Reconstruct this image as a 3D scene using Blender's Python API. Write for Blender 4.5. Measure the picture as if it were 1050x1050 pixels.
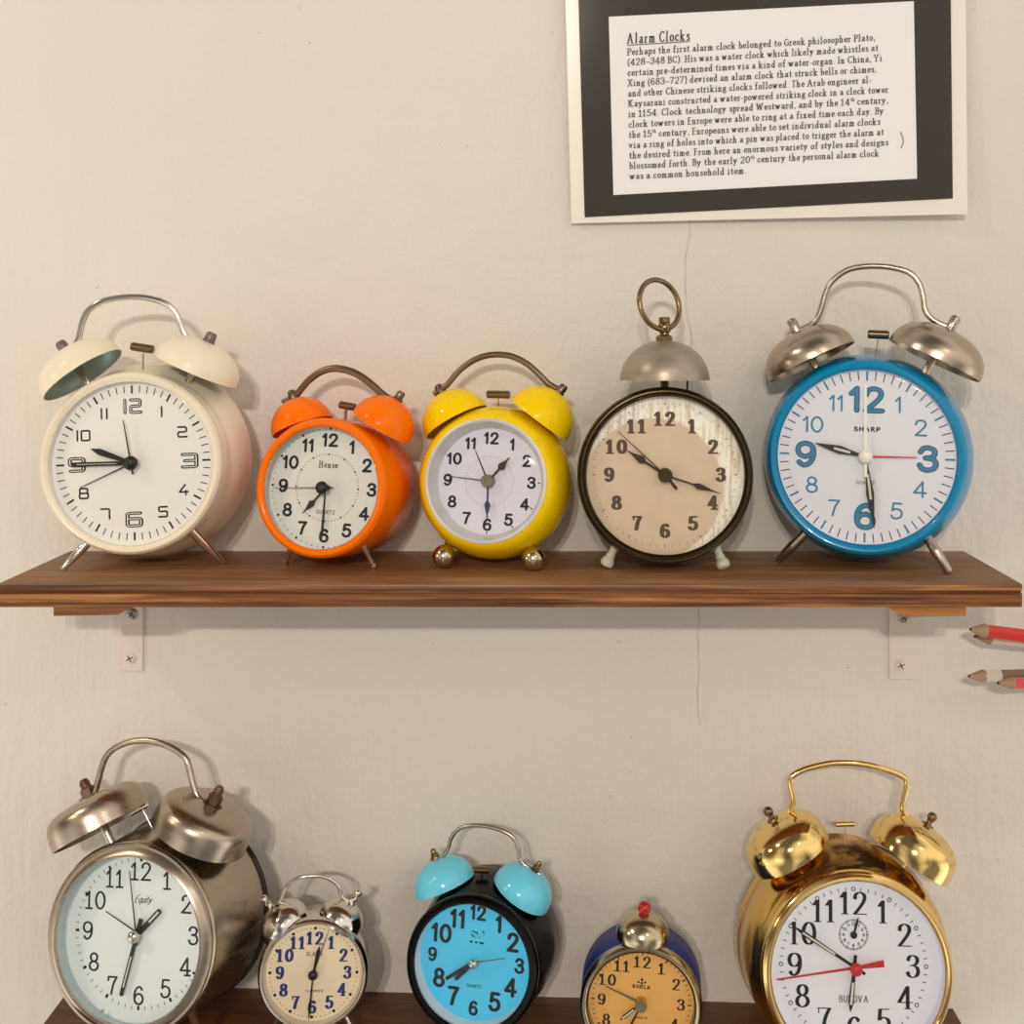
import bpy, math, random
from mathutils import Vector, Matrix

# ------------------------------------------------------------------ scene, camera, world, lights
for _o in list(bpy.data.objects):
    bpy.data.objects.remove(_o)
SC = bpy.context.scene
COL = SC.collection
EYE = 1.5            # camera height above the floor
DIST = 0.70          # camera to wall
FPX = 1273.0         # focal length in pixels of the 1050 frame
AX, AY = 580.0, 335.0  # where the optical axis meets the frame (rising-front crop)

cam_d = bpy.data.cameras.new('camera')
cam_d.sensor_width = 36.0
cam_d.lens = 36.0 * FPX / 1050.0
cam_d.shift_x = (525 - AX) / 1050.0
cam_d.shift_y = (AY - 525) / 1050.0
cam_d.clip_start = 0.01
cam = bpy.data.objects.new('camera', cam_d)
COL.objects.link(cam)
cam.location = (0, -DIST, EYE)
cam.rotation_euler = (math.pi / 2, 0, 0)
SC.camera = cam
SC.view_settings.view_transform = 'Standard'
SC.view_settings.look = 'None'
SC.view_settings.gamma = 1.0
SC.view_settings.use_curve_mapping = False
SC.view_settings.exposure = 0.09


def lin(r, g, b):
    f = lambda c: (c / 255 / 12.92) if c <= 10.3 else ((c / 255 + 0.055) / 1.055) ** 2.4
    return (f(r), f(g), f(b), 1.0)


def make_world():
    w = bpy.data.worlds.new('gallery_room')
    SC.world = w
    w.use_nodes = True
    nt = w.node_tree
    nt.nodes.clear()
    out = nt.nodes.new('ShaderNodeOutputWorld')
    bg = nt.nodes.new('ShaderNodeBackground')
    tc = nt.nodes.new('ShaderNodeTexCoord')
    sep = nt.nodes.new('ShaderNodeSeparateXYZ')
    ramp = nt.nodes.new('ShaderNodeValToRGB')
    mp = nt.nodes.new('ShaderNodeMapRange')
    mp.inputs[1].default_value = -1
    mp.inputs[2].default_value = 1
    e = ramp.color_ramp.elements
    e[0].position = 0.0
    e[0].color = (0.84, 0.79, 0.73, 1)  # underside of the room brightened as added fill for the wall below the shelf
    e[1].position = 1.0
    e[1].color = (0.46, 0.42, 0.37, 1)
    for p, c in ((0.28, (0.88, 0.83, 0.77, 1)), (0.40, (0.72, 0.68, 0.63, 1)), (0.46, (0.40, 0.37, 0.34, 1)), (0.55, (0.50, 0.46, 0.42, 1)), (0.72, (0.46, 0.42, 0.37, 1))):
        n = e.new(p)
        n.color = c
    vor = nt.nodes.new('ShaderNodeTexNoise')
    vor.inputs['Scale'].default_value = 1.1
    vor.inputs['Detail'].default_value = 0.6
    r2 = nt.nodes.new('ShaderNodeValToRGB')
    r2.color_ramp.elements[0].position = 0.40
    r2.color_ramp.elements[0].color = (0.22, 0.22, 0.22, 1)
    r2.color_ramp.elements[1].position = 0.60
    r2.color_ramp.elements[1].color = (1.75, 1.72, 1.68, 1)
    mul = nt.nodes.new('ShaderNodeMixRGB')
    mul.blend_type = 'MULTIPLY'
    mul.inputs[0].default_value = 1.0
    L = nt.links.new
    L(tc.outputs['Generated'], sep.inputs[0])
    L(sep.outputs['Z'], mp.inputs[0])
    L(mp.outputs[0], ramp.inputs[0])
    L(tc.outputs['Generated'], vor.inputs['Vector'])
    L(vor.outputs['Fac'], r2.inputs[0])
    L(ramp.outputs[0], mul.inputs[1])
    L(r2.outputs[0], mul.inputs[2])
    L(mul.outputs[0], bg.inputs[0])
    bg.inputs[1].default_value = 1.22
    L(bg.outputs[0], out.inputs[0])


make_world()


def lamp(name, loc, watt, col, radius):
    d = bpy.data.lights.new(name, 'POINT')
    d.energy = watt
    d.color = col
    d.shadow_soft_size = radius
    o = bpy.data.objects.new(name, d)
    COL.objects.link(o)
    o.location = (loc[0], loc[1], loc[2] + EYE)
    return o


WARM = (1.0, 0.86, 0.70)
lamp('ceiling_spot_lamp', (-0.40, -3.25, 1.02), 84, (1.0, 0.89, 0.76), 0.04)
lamp('ceiling_spot_lamp', (-0.18, -3.30, 1.02), 57, (1.0, 0.89, 0.76), 0.04)
lamp('ceiling_spot_lamp', (-1.48, -0.92, 1.24), 20, (1.0, 0.89, 0.75), 0.05)
lamp('ceiling_spot_lamp', (0.75, -1.65, 1.05), 5, (1.0, 0.90, 0.78), 0.05)
lamp('wall_lamp', (-0.62, -0.30, 0.0), 1.0, (1.0, 0.76, 0.46), 0.05)


# ------------------------------------------------------------------ materials
def nodes_of(name):
    m = bpy.data.materials.new(name)
    m.use_nodes = True
    nt = m.node_tree
    return m, nt, nt.nodes['Principled BSDF']


def mat(name, rgb, rough=0.4, metal=0.0, coat=0.0, var=0.06, scale=60.0, bump=0.0, bscale=400.0, aniso=0.0, dirt=None, dirt_amt=0.5, dirt_scale=40.0, stretch=None, spec=0.5):
    """principled material with a little procedural variation; dirt = colour of grime specks"""
    m, nt, b = nodes_of(name)
    L = nt.links.new
    tc = nt.nodes.new('ShaderNodeTexCoord')
    src = tc.outputs['Object']
    if stretch:
        mapn = nt.nodes.new('ShaderNodeMapping')
        mapn.inputs['Scale'].default_value = stretch
        L(src, mapn.inputs[0])
        src = mapn.outputs[0]
    n = nt.nodes.new('ShaderNodeTexNoise')
    n.inputs['Scale'].default_value = scale
    n.inputs['Detail'].default_value = 4
    L(src, n.inputs['Vector'])
    base = lin(*rgb)
    mix = nt.nodes.new('ShaderNodeMixRGB')
    mix.inputs[1].default_value = tuple(c * (1 - var) for c in base[:3]) + (1,)
    mix.inputs[2].default_value = tuple(min(1, c * (1 + var)) for c in base[:3]) + (1,)
    L(n.outputs['Fac'], mix.inputs[0])
    colour = mix.outputs[0]
    if dirt:
        n2 = nt.nodes.new('ShaderNodeTexNoise')
        n2.inputs['Scale'].default_value = dirt_scale
        n2.inputs['Detail'].default_value = 6
        n2.inputs['Roughness'].default_value = 0.7
        L(src, n2.inputs['Vector'])
        r = nt.nodes.new('ShaderNodeValToRGB')
        r.color_ramp.elements[0].position = 0.55
        r.color_ramp.elements[0].color = (0, 0, 0, 1)
        r.color_ramp.elements[1].position = 0.75
        r.color_ramp.elements[1].color = (dirt_amt,) * 3 + (1,)
        L(n2.outputs['Fac'], r.inputs[0])
        mx = nt.nodes.new('ShaderNodeMixRGB')
        mx.inputs[2].default_value = lin(*dirt)
        L(r.outputs[0], mx.inputs[0])
        L(colour, mx.inputs[1])
        colour = mx.outputs[0]
    L(colour, b.inputs['Base Color'])
    mr = nt.nodes.new('ShaderNodeMapRange')
    mr.inputs[3].default_value = rough * 0.85
    mr.inputs[4].default_value = min(1, rough * 1.2)
    L(n.outputs['Fac'], mr.inputs[0])
    L(mr.outputs[0], b.inputs['Roughness'])
    b.inputs['Metallic'].default_value = metal
    b.inputs['Coat Weight'].default_value = coat
    b.inputs['Coat Roughness'].default_value = 0.04
    b.inputs['Specular IOR Level'].default_value = spec
    b.inputs['Anisotropic'].default_value = aniso
    if bump:
        n3 = nt.nodes.new('ShaderNodeTexNoise')
        n3.inputs['Scale'].default_value = bscale
        n3.inputs['Detail'].default_value = 3
        L(src, n3.inputs['Vector'])
        bp = nt.nodes.new('ShaderNodeBump')
        bp.inputs['Strength'].default_value = bump
        bp.inputs['Distance'].default_value = 0.0006
        L(n3.outputs['Fac'], bp.inputs['Height'])
        L(bp.outputs[0], b.inputs['Normal'])
    return m


def patina(m, centre, reach):
    """dark tarnish eaten into the plating around one spot (object coordinates)"""
    nt = m.node_tree
    L = nt.links.new
    b = nt.nodes['Principled BSDF']
    src = b.inputs['Base Color'].links[0].from_socket
    tc = nt.nodes.new('ShaderNodeTexCoord')
    vm = nt.nodes.new('ShaderNodeVectorMath')
    vm.operation = 'DISTANCE'
    vm.inputs[1].default_value = centre
    L(tc.outputs['Object'], vm.inputs[0])
    mp = nt.nodes.new('ShaderNodeMapping')
    mp.inputs['Scale'].default_value = (40, 40, 230)
    L(tc.outputs['Object'], mp.inputs[0])
    n = nt.nodes.new('ShaderNodeTexNoise')
    n.inputs['Scale'].default_value = 1
    n.inputs['Detail'].default_value = 5
    L(mp.outputs[0], n.inputs['Vector'])
    mr = nt.nodes.new('ShaderNodeMapRange')
    mr.inputs[1].default_value = reach * .35
    mr.inputs[2].default_value = reach
    mr.inputs[3].default_value = 0.36
    mr.inputs[4].default_value = 0.74
    L(vm.outputs['Value'], mr.inputs[0])
    lt = nt.nodes.new('ShaderNodeMath')
    lt.operation = 'SUBTRACT'
    L(n.outputs['Fac'], lt.inputs[0])
    L(mr.outputs[0], lt.inputs[1])
    sc = nt.nodes.new('ShaderNodeMath')
    sc.operation = 'MULTIPLY'
    sc.use_clamp = True
    sc.inputs[1].default_value = 6
    L(lt.outputs[0], sc.inputs[0])
    mx = nt.nodes.new('ShaderNodeMixRGB')
    mx.inputs[2].default_value = lin(84, 60, 30)
    L(sc.outputs[0], mx.inputs[0])
    L(src, mx.inputs[1])
    L(mx.outputs[0], b.inputs['Base Color'])
    md = nt.nodes.new('ShaderNodeMath')
    md.operation = 'MULTIPLY_ADD'
    md.inputs[1].default_value = 0.5
    md.inputs[2].default_value = 0.2
    L(sc.outputs[0], md.inputs[0])
    L(md.outputs[0], b.inputs['Roughness'])


def glass_mat():
    m = bpy.data.materials.new('clear_crystal')
    m.use_nodes = True
    nt = m.node_tree
    nt.nodes.clear()
    out = nt.nodes.new('ShaderNodeOutputMaterial')
    mix = nt.nodes.new('ShaderNodeMixShader')
    tr = nt.nodes.new('ShaderNodeBsdfTransparent')
    gl = nt.nodes.new('ShaderNodeBsdfGlossy')
    gl.inputs['Roughness'].default_value = 0.03
    fr = nt.nodes.new('ShaderNodeFresnel')
    geo = nt.nodes.new('ShaderNodeNewGeometry')
    ior = nt.nodes.new('ShaderNodeMapRange')      # the same reflection on both faces of the thin pane
    ior.inputs[3].default_value = 1.24
    ior.inputs[4].default_value = 1 / 1.24
    nt.links.new(geo.outputs['Backfacing'], ior.inputs[0])
    nt.links.new(ior.outputs[0], fr.inputs['IOR'])
    tr.inputs[0].default_value = (0.99, 0.992, 0.99, 1)
    L = nt.links.new
    L(fr.outputs[0], mix.inputs[0])
    L(tr.outputs[0], mix.inputs[1])
    L(gl.outputs[0], mix.inputs[2])
    L(mix.outputs[0], out.inputs[0])
    return m


def laminate_mat():
    m = glass_mat()
    m.name = 'clear_laminate'
    nt = m.node_tree
    gl = [n for n in nt.nodes if n.type == 'BSDF_GLOSSY'][0]
    gl.inputs['Roughness'].default_value = 0.12
    tc = nt.nodes.new('ShaderNodeTexCoord')
    n = nt.nodes.new('ShaderNodeTexNoise')
    n.inputs['Scale'].default_value = 130
    n.inputs['Detail'].default_value = 3
    bp = nt.nodes.new('ShaderNodeBump')
    bp.inputs['Distance'].default_value = 0.001
    L = nt.links.new
    vm = nt.nodes.new('ShaderNodeVectorMath')
    vm.operation = 'DISTANCE'
    vm.inputs[1].default_value = (.105, 0, .012)
    mr = nt.nodes.new('ShaderNodeMapRange')
    mr.inputs[1].default_value = .02
    mr.inputs[2].default_value = .06
    mr.inputs[3].default_value = .45
    mr.inputs[4].default_value = .0
    L(tc.outputs['Object'], vm.inputs[0])
    L(vm.outputs['Value'], mr.inputs[0])
    L(mr.outputs[0], bp.inputs['Strength'])
    L(tc.outputs['Object'], n.inputs['Vector'])
    L(n.outputs['Fac'], bp.inputs['Height'])
    L(bp.outputs[0], gl.inputs['Normal'])
    return m


def wall_mat():
    m, nt, b = nodes_of('painted_plaster')
    L = nt.links.new
    N = nt.nodes.new
    tc = N('ShaderNodeTexCoord')
    sep = N('ShaderNodeSeparateXYZ')
    L(tc.outputs['Object'], sep.inputs[0])
    # blotchy off-white paint
    n = N('ShaderNodeTexNoise')
    n.inputs['Scale'].default_value = 5
    n.inputs['Detail'].default_value = 5
    L(tc.outputs['Object'], n.inputs['Vector'])
    mix = N('ShaderNodeMixRGB')
    mix.inputs[1].default_value = lin(219, 213, 205)
    mix.inputs[2].default_value = lin(228, 223, 216)
    L(n.outputs['Fac'], mix.inputs[0])

    def math_(op, a, bb=None):
        q = N('ShaderNodeMath')
        q.operation = op
        for i, v in enumerate((a, bb)):
            if v is None:
                continue
            if isinstance(v, (int, float)):
                q.inputs[i].default_value = v
            else:
                L(v, q.inputs[i])
        return q.outputs[0]
    # hairline crack running down the plaster
    nz = N('ShaderNodeTexNoise')
    nz.noise_dimensions = '1D'
    nz.inputs['Scale'].default_value = 22
    nz.inputs['Detail'].default_value = 6
    L(sep.outputs['Z'], nz.inputs['W'])
    off = math_('MULTIPLY', math_('SUBTRACT', nz.outputs['Fac'], 0.5), 0.009)
    drift = math_('MULTIPLY', math_('SUBTRACT', sep.outputs['Z'], EYE), -0.026)
    xx = math_('SUBTRACT', sep.outputs['X'], math_('ADD', math_('ADD', off, drift), 0.0700))
    crack = math_('LESS_THAN', math_('ABSOLUTE', xx), 0.00042)
    zr = math_('MULTIPLY', math_('LESS_THAN', sep.outputs['Z'], EYE + 0.06), math_('GREATER_THAN', sep.outputs['Z'], EYE - 0.225))
    ng = N('ShaderNodeTexNoise')
    ng.noise_dimensions = '1D'
    ng.inputs['Scale'].default_value = 60
    L(sep.outputs['Z'], ng.inputs['W'])
    crack = math_('MULTIPLY', math_('MULTIPLY', crack, zr), ng.outputs['Fac'])
    # scattered chips and pits
    v = N('ShaderNodeTexNoise')
    v.inputs['Scale'].default_value = 210
    v.inputs['Detail'].default_value = 2
    L(tc.outputs['Object'], v.inputs['Vector'])
    v2 = N('ShaderNodeTexNoise')
    v2.inputs['Scale'].default_value = 16
    L(tc.outputs['Object'], v2.inputs['Vector'])
    pit = math_('MULTIPLY', math_('GREATER_THAN', v.outputs['Fac'], 0.72), math_('GREATER_THAN', v2.outputs['Fac'], 0.60))
    dark = math_('MINIMUM', math_('ADD', math_('MULTIPLY', crack, 0.5), math_('MULTIPLY', pit, 0.4)), 1.0)
    mx = N('ShaderNodeMixRGB')
    mx.inputs[2].default_value = lin(120, 108, 96)
    L(dark, mx.inputs[0])
    L(mix.outputs[0], mx.inputs[1])
    L(mx.outputs[0], b.inputs['Base Color'])
    b.inputs['Roughness'].default_value = 0.62
    # roller stipple plus long vertical brush strokes
    s1 = N('ShaderNodeTexNoise')
    s1.inputs['Scale'].default_value = 260
    s1.inputs['Detail'].default_value = 3
    L(tc.outputs['Object'], s1.inputs['Vector'])
    mp = N('ShaderNodeMapping')
    mp.inputs['Scale'].default_value = (160, 160, 28)
    L(tc.outputs['Object'], mp.inputs[0])
    s2 = N('ShaderNodeTexNoise')
    s2.inputs['Scale'].default_value = 1
    s2.inputs['Detail'].default_value = 3
    L(mp.outputs[0], s2.inputs['Vector'])
    s3 = N('ShaderNodeTexNoise')
    s3.inputs['Scale'].default_value = 22
    s3.inputs['Detail'].default_value = 3
    L(tc.outputs['Object'], s3.inputs['Vector'])
    h = math_('ADD', math_('ADD', math_('MULTIPLY', s1.outputs['Fac'], 0.5), math_('MULTIPLY', s2.outputs['Fac'], 0.8)), math_('MULTIPLY', s3.outputs['Fac'], 2.2))
    h = math_('SUBTRACT', h, math_('MULTIPLY', dark, 0.8))
    bp = N('ShaderNodeBump')
    bp.inputs['Strength'].default_value = 0.95
    bp.inputs['Distance'].default_value = 0.0011
    L(h, bp.inputs['Height'])
    L(bp.outputs[0], b.inputs['Normal'])
    return m


def wood_mat(name, c1, c2, c3, sc, grain):
    m, nt, b = nodes_of(name)
    L = nt.links.new
    N = nt.nodes.new
    tc = N('ShaderNodeTexCoord')
    mp = N('ShaderNodeMapping')
    mp.inputs['Scale'].default_value = sc
    L(tc.outputs['Object'], mp.inputs[0])
    wn = N('ShaderNodeTexNoise')
    wn.inputs['Scale'].default_value = 1.6
    wn.inputs['Detail'].default_value = 7
    wn.inputs['Roughness'].default_value = 0.62
    wn.inputs['Distortion'].default_value = 0.9
    L(mp.outputs[0], wn.inputs['Vector'])
    r = N('ShaderNodeValToRGB')
    e = r.color_ramp.elements
    e[0].position = 0.32
    e[0].color = lin(*c1)
    e[1].position = 0.68
    e[1].color = lin(*c3)
    mid = e.new(0.5)
    mid.color = lin(*c2)
    L(wn.outputs['Fac'], r.inputs[0])
    mp2 = N('ShaderNodeMapping')
    mp2.inputs['Scale'].default_value = (14, 420, 420)
    L(tc.outputs['Object'], mp2.inputs[0])
    fn = N('ShaderNodeTexNoise')
    fn.inputs['Scale'].default_value = 1
    fn.inputs['Detail'].default_value = 3
    L(mp2.outputs[0], fn.inputs['Vector'])
    r2 = N('ShaderNodeValToRGB')
    r2.color_ramp.elements[0].position = 0.36
    r2.color_ramp.elements[0].color = (0.45, 0.4, 0.36, 1)
    r2.color_ramp.elements[1].position = 0.55
    r2.color_ramp.elements[1].color = (1, 1, 1, 1)
    L(fn.outputs['Fac'], r2.inputs[0])
    mx = N('ShaderNodeMixRGB')
    mx.blend_type = 'MULTIPLY'
    mx.inputs[0].default_value = grain
    L(r.outputs[0], mx.inputs[1])
    L(r2.outputs[0], mx.inputs[2])
    L(mx.outputs[0], b.inputs['Base Color'])
    b.inputs['Roughness'].default_value = 0.46
    bp = N('ShaderNodeBump')
    bp.inputs['Strength'].default_value = 0.25
    bp.inputs['Distance'].default_value = 0.0006
    L(fn.outputs['Fac'], bp.inputs['Height'])
    L(bp.outputs[0], b.inputs['Normal'])
    return m


def glare_dial_mat():
    """tan paper dial with the glass reflection painted in as a pale streaked crescent (UV = dial plane, 1 = radius)"""
    m, nt, b = nodes_of('tan_dial_painted_glare')
    L = nt.links.new
    N = nt.nodes.new
    uv = N('ShaderNodeUVMap')
    uv.uv_map = 'dial'
    sep = N('ShaderNodeSeparateXYZ')
    L(uv.outputs[0], sep.inputs[0])

    def math_(op, a, bb=None):
        q = N('ShaderNodeMath')
        q.operation = op
        for i, v in enumerate((a, bb)):
            if v is None:
                continue
            if isinstance(v, (int, float)):
                q.inputs[i].default_value = v
            else:
                L(v, q.inputs[i])
        return q.outputs[0]
    du = math_('SUBTRACT', sep.outputs['X'], -0.15)
    dv = math_('SUBTRACT', sep.outputs['Y'], -0.17)
    dist = math_('SQRT', math_('ADD', math_('MULTIPLY', du, du), math_('MULTIPLY', dv, dv)))
    n0 = N('ShaderNodeTexNoise')
    n0.inputs['Scale'].default_value = 3
    L(uv.outputs[0], n0.inputs['Vector'])
    dist = math_('ADD', dist, math_('MULTIPLY', math_('SUBTRACT', n0.outputs['Fac'], 0.5), 0.05))
    mr = N('ShaderNodeMapRange')
    mr.inputs[1].default_value = 0.845
    mr.inputs[2].default_value = 0.872
    L(dist, mr.inputs[0])
    mp = N('ShaderNodeMapping')
    mp.inputs['Scale'].default_value = (24, 2.2, 1)
    L(uv.outputs[0], mp.inputs[0])
    st = N('ShaderNodeTexNoise')
    st.inputs['Scale'].default_value = 1
    st.inputs['Detail'].default_value = 4
    L(mp.outputs[0], st.inputs['Vector'])
    r = N('ShaderNodeValToRGB')
    r.color_ramp.elements[0].position = 0.36
    r.color_ramp.elements[0].color = lin(222, 206, 178)
    r.color_ramp.elements[1].position = 0.56
    r.color_ramp.elements[1].color = lin(255, 252, 240)
    L(st.outputs['Fac'], r.inputs[0])
    vo = N('ShaderNodeTexNoise')
    vo.inputs['Scale'].default_value = 17
    vo.inputs['Detail'].default_value = 1
    L(uv.outputs[0], vo.inputs['Vector'])
    sp = N('ShaderNodeMapRange')
    sp.inputs[1].default_value = 0.58
    sp.inputs[2].default_value = 0.70
    sp.inputs[3].default_value = 0.0
    sp.inputs[4].default_value = 0.3
    L(vo.outputs['Fac'], sp.inputs[0])
    mx0 = N('ShaderNodeMixRGB')
    mx0.inputs[2].default_value = lin(176, 164, 142)
    L(sp.outputs[0], mx0.inputs[0])
    L(r.outputs[0], mx0.inputs[1])
    n1 = N('ShaderNodeTexNoise')
    n1.inputs['Scale'].default_value = 4
    n1.inputs['Detail'].default_value = 6
    L(uv.outputs[0], n1.inputs['Vector'])
    tan = N('ShaderNodeMixRGB')
    tan.inputs[1].default_value = lin(206, 184, 154)
    tan.inputs[2].default_value = lin(226, 206, 178)
    L(n1.outputs['Fac'], tan.inputs[0])
    mx = N('ShaderNodeMixRGB')
    L(mr.outputs[0], mx.inputs[0])
    L(tan.outputs[0], mx.inputs[1])
    L(mx0.outputs[0], mx.inputs[2])
    L(mx.outputs[0], b.inputs['Base Color'])
    b.inputs['Roughness'].default_value = 0.7
    return m


M = {}
M['wall'] = wall_mat()
M['wood'] = wood_mat('stained_shelf_wood', (110, 74, 42), (136, 96, 58), (158, 116, 74), (5, 60, 60), .5)
M['wood_edge'] = wood_mat('shelf_edge_wood', (78, 40, 14), (134, 82, 36), (184, 128, 66), (5, 170, 170), .9)
M['wood_edge_shaded'] = wood_mat('shaded_shelf_edge_wood', (50, 26, 10), (90, 50, 22), (126, 78, 38), (5, 170, 170), .9)  # edge wood with the lower shelf's shade painted into its colour
M['wood_shaded'] = wood_mat('shaded_shelf_wood', (70, 40, 20), (98, 60, 32), (120, 78, 44), (5, 60, 60), .5)  # same shelf wood, darkened to stand for the shade on the lower shelf
M['cleat'] = wood_mat('raw_cleat_wood', (118, 72, 36), (156, 102, 56), (186, 130, 76), (8, 120, 120), .7)
M['white_metal'] = mat('white_painted_metal', (226, 217, 208), 0.5, bump=0.2, bscale=300)
M['screw'] = mat('screw_steel', (170, 162, 152), 0.4, 0.9)
M['screw_slot'] = mat('screw_slot', (40, 36, 32), 0.7)
M['cream'] = mat('cream_enamel', (240, 230, 206), 0.32, coat=0.2, spec=.35, var=0.04, dirt=(196, 160, 116), dirt_amt=0.25, dirt_scale=22)
M['mauve'] = mat('mauve_grey_cap', (122, 106, 104), 0.35, 0.4)
M['mint'] = mat('grey_bell_inside', (168, 184, 178), 0.35, 0.5)
M['orange'] = mat('orange_enamel', (252, 118, 2), 0.22, coat=0.2, spec=.08, var=0.03)
M['yellow'] = mat('yellow_enamel', (252, 212, 4), 0.22, coat=0.2, spec=.08, var=0.03, dirt=(120, 92, 10), dirt_amt=0.25, dirt_scale=120)
M['bronze'] = mat('tarnished_bronze', (126, 104, 84), 0.3, 0.95, var=0.15)
M['olive'] = mat('blackened_brass', (72, 62, 42), 0.32, 0.9, var=0.2, scale=90)
M['brassy'] = mat('dull_brass', (132, 112, 80), 0.26, 0.95, var=0.2)
M['bellgrey'] = mat('brushed_grey_bell', (164, 154, 138), 0.36, 0.6, var=0.14, stretch=(6, 6, 240), scale=2.5)
M['legcream'] = mat('greenish_white_enamel', (200, 200, 184), 0.45, var=0.06)
M['blue'] = mat('turquoise_blue_enamel', (0, 134, 182), 0.24, coat=0.3, spec=.3, var=0.04)
M['steel'] = mat('brushed_nickel', (182, 169, 152), 0.26, 1.0, var=0.10, scale=7, stretch=(3, 3, 60), aniso=0.3)
M['chrome'] = mat('chrome', (222, 216, 208), 0.12, 1.0, var=0.04)
M['satin'] = mat('satin_nickel', (184, 172, 156), 0.25, 1.0, var=0.06)
M['rust'] = mat('browned_nut_metal', (106, 84, 70), 0.42, 0.85, var=0.2)
M['gold'] = mat('polished_gold_plate', (244, 212, 138), 0.10, 1.0, var=0.05, dirt=(66, 44, 16), dirt_amt=0.9, dirt_scale=160)
M['goldclean'] = mat('gold_plate', (244, 212, 138), 0.12, 1.0, var=0.05)
M['goldworn'] = mat('tarnished_gold_plate', (226, 186, 104), 0.2, 1.0, var=0.08, scale=30)
patina(M['goldworn'], (0, .004, .106), .046)
M['black'] = mat('black_gloss_plastic', (6, 5, 5), 0.2, coat=0.0, spec=.14)
M['rubber'] = mat('black_gasket', (10, 10, 11), 0.5)
M['cyan'] = mat('cyan_gloss_enamel', (112, 218, 246), 0.2, coat=0.35, spec=.3, var=0.03)
M['navy'] = mat('dark_blue_enamel', (24, 46, 124), 0.45, coat=0.05, spec=.3, var=0.12, dirt=(14, 20, 50), dirt_amt=0.4)
M['oldnickel'] = mat('aged_nickel', (196, 184, 156), 0.2, 1.0, var=0.12, dirt=(70, 58, 36), dirt_amt=0.8, dirt_scale=110)
M['red'] = mat('red_plastic', (176, 14, 14), 0.2, coat=0.6)
M['ink'] = mat('black_ink', (9, 9, 10), 0.6)
M['ink_soft'] = mat('faded_brown_ink', (88, 73, 60), 0.7)
M['ink_blue'] = mat('blue_ink', (18, 48, 108), 0.6)
M['ink_teal'] = mat('teal_ink', (60, 130, 168), 0.6)
M['ink_slate'] = mat('slate_ink', (20, 58, 84), 0.6)
M['ink_grey'] = mat('grey_ink', (96, 96, 100), 0.6)
M['ink_green'] = mat('green_ink', (40, 110, 60), 0.6)
M['hand'] = mat('black_lacquered_hand', (9, 9, 9), 0.4)
M['hand_brown'] = mat('browned_hand', (58, 44, 32), 0.45, 0.5)
M['hand_grey'] = mat('grey_hand', (120, 112, 98), 0.4, 0.6)
M['hand_blue'] = mat('dark_blue_hand', (24, 44, 92), 0.4)
M['hand_white'] = mat('white_hand', (240, 238, 230), 0.4)
M['hand_red'] = mat('red_hand', (190, 26, 30), 0.4)
M['lume'] = mat('pale_lume', (206, 208, 186), 0.6)
M['glass'] = glass_mat()
M['laminate'] = laminate_mat()
M['d_white'] = mat('white_dial', (236, 236, 232), 0.6, var=0.015)
M['d_grey'] = mat('pale_grey_dial', (224, 224, 218), 0.6, var=0.015)
M['d_lilac'] = mat('lilac_white_dial', (222, 220, 236), 0.6, var=0.02)
M['d_ice'] = mat('cool_white_dial', (228, 230, 240), 0.6, var=0.02)
M['d_equity'] = mat('cool_pale_dial', (230, 238, 240), 0.6, var=0.015)
M['d_cream'] = mat('cream_dial', (230, 214, 184), 0.6, var=0.04, scale=70)
M['d_cyan'] = mat('cyan_dial', (74, 202, 250), 0.5, var=0.02)
M['d_amber'] = mat('amber_aged_dial', (224, 170, 92), 0.6, var=0.08, scale=50, dirt=(180, 120, 54), dirt_amt=0.35)
M['d_glare'] = glare_dial_mat()  # pale crescent is reflected light painted into the dial colour
M['r_ice'] = mat('pale_blue_inner_ring', (190, 204, 208), 0.5, var=0.02)
M['r_white'] = mat('white_inner_ring', (226, 228, 230), 0.5, var=0.02)
M['r_grey'] = mat('grey_inner_ring', (212, 211, 208), 0.4, 0.2, var=0.02)
M['r_dark'] = mat('dark_inner_ring', (58, 46, 30), 0.5, 0.3)
M['r_amber'] = mat('aged_inner_ring', (150, 132, 100), 0.35, 0.7)
M['r_cream'] = mat('cream_inner_ring', (206, 194, 172), 0.45, 0.2)
M['paper'] = mat('white_card', (248, 246, 248), 0.7, var=0.015)
M['black_card'] = mat('black_mat_card', (46, 38, 32), 0.75, var=0.12, scale=300)
M['margin'] = mat('laminate_margin', (244, 238, 228), 0.3, var=0.02)


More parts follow.
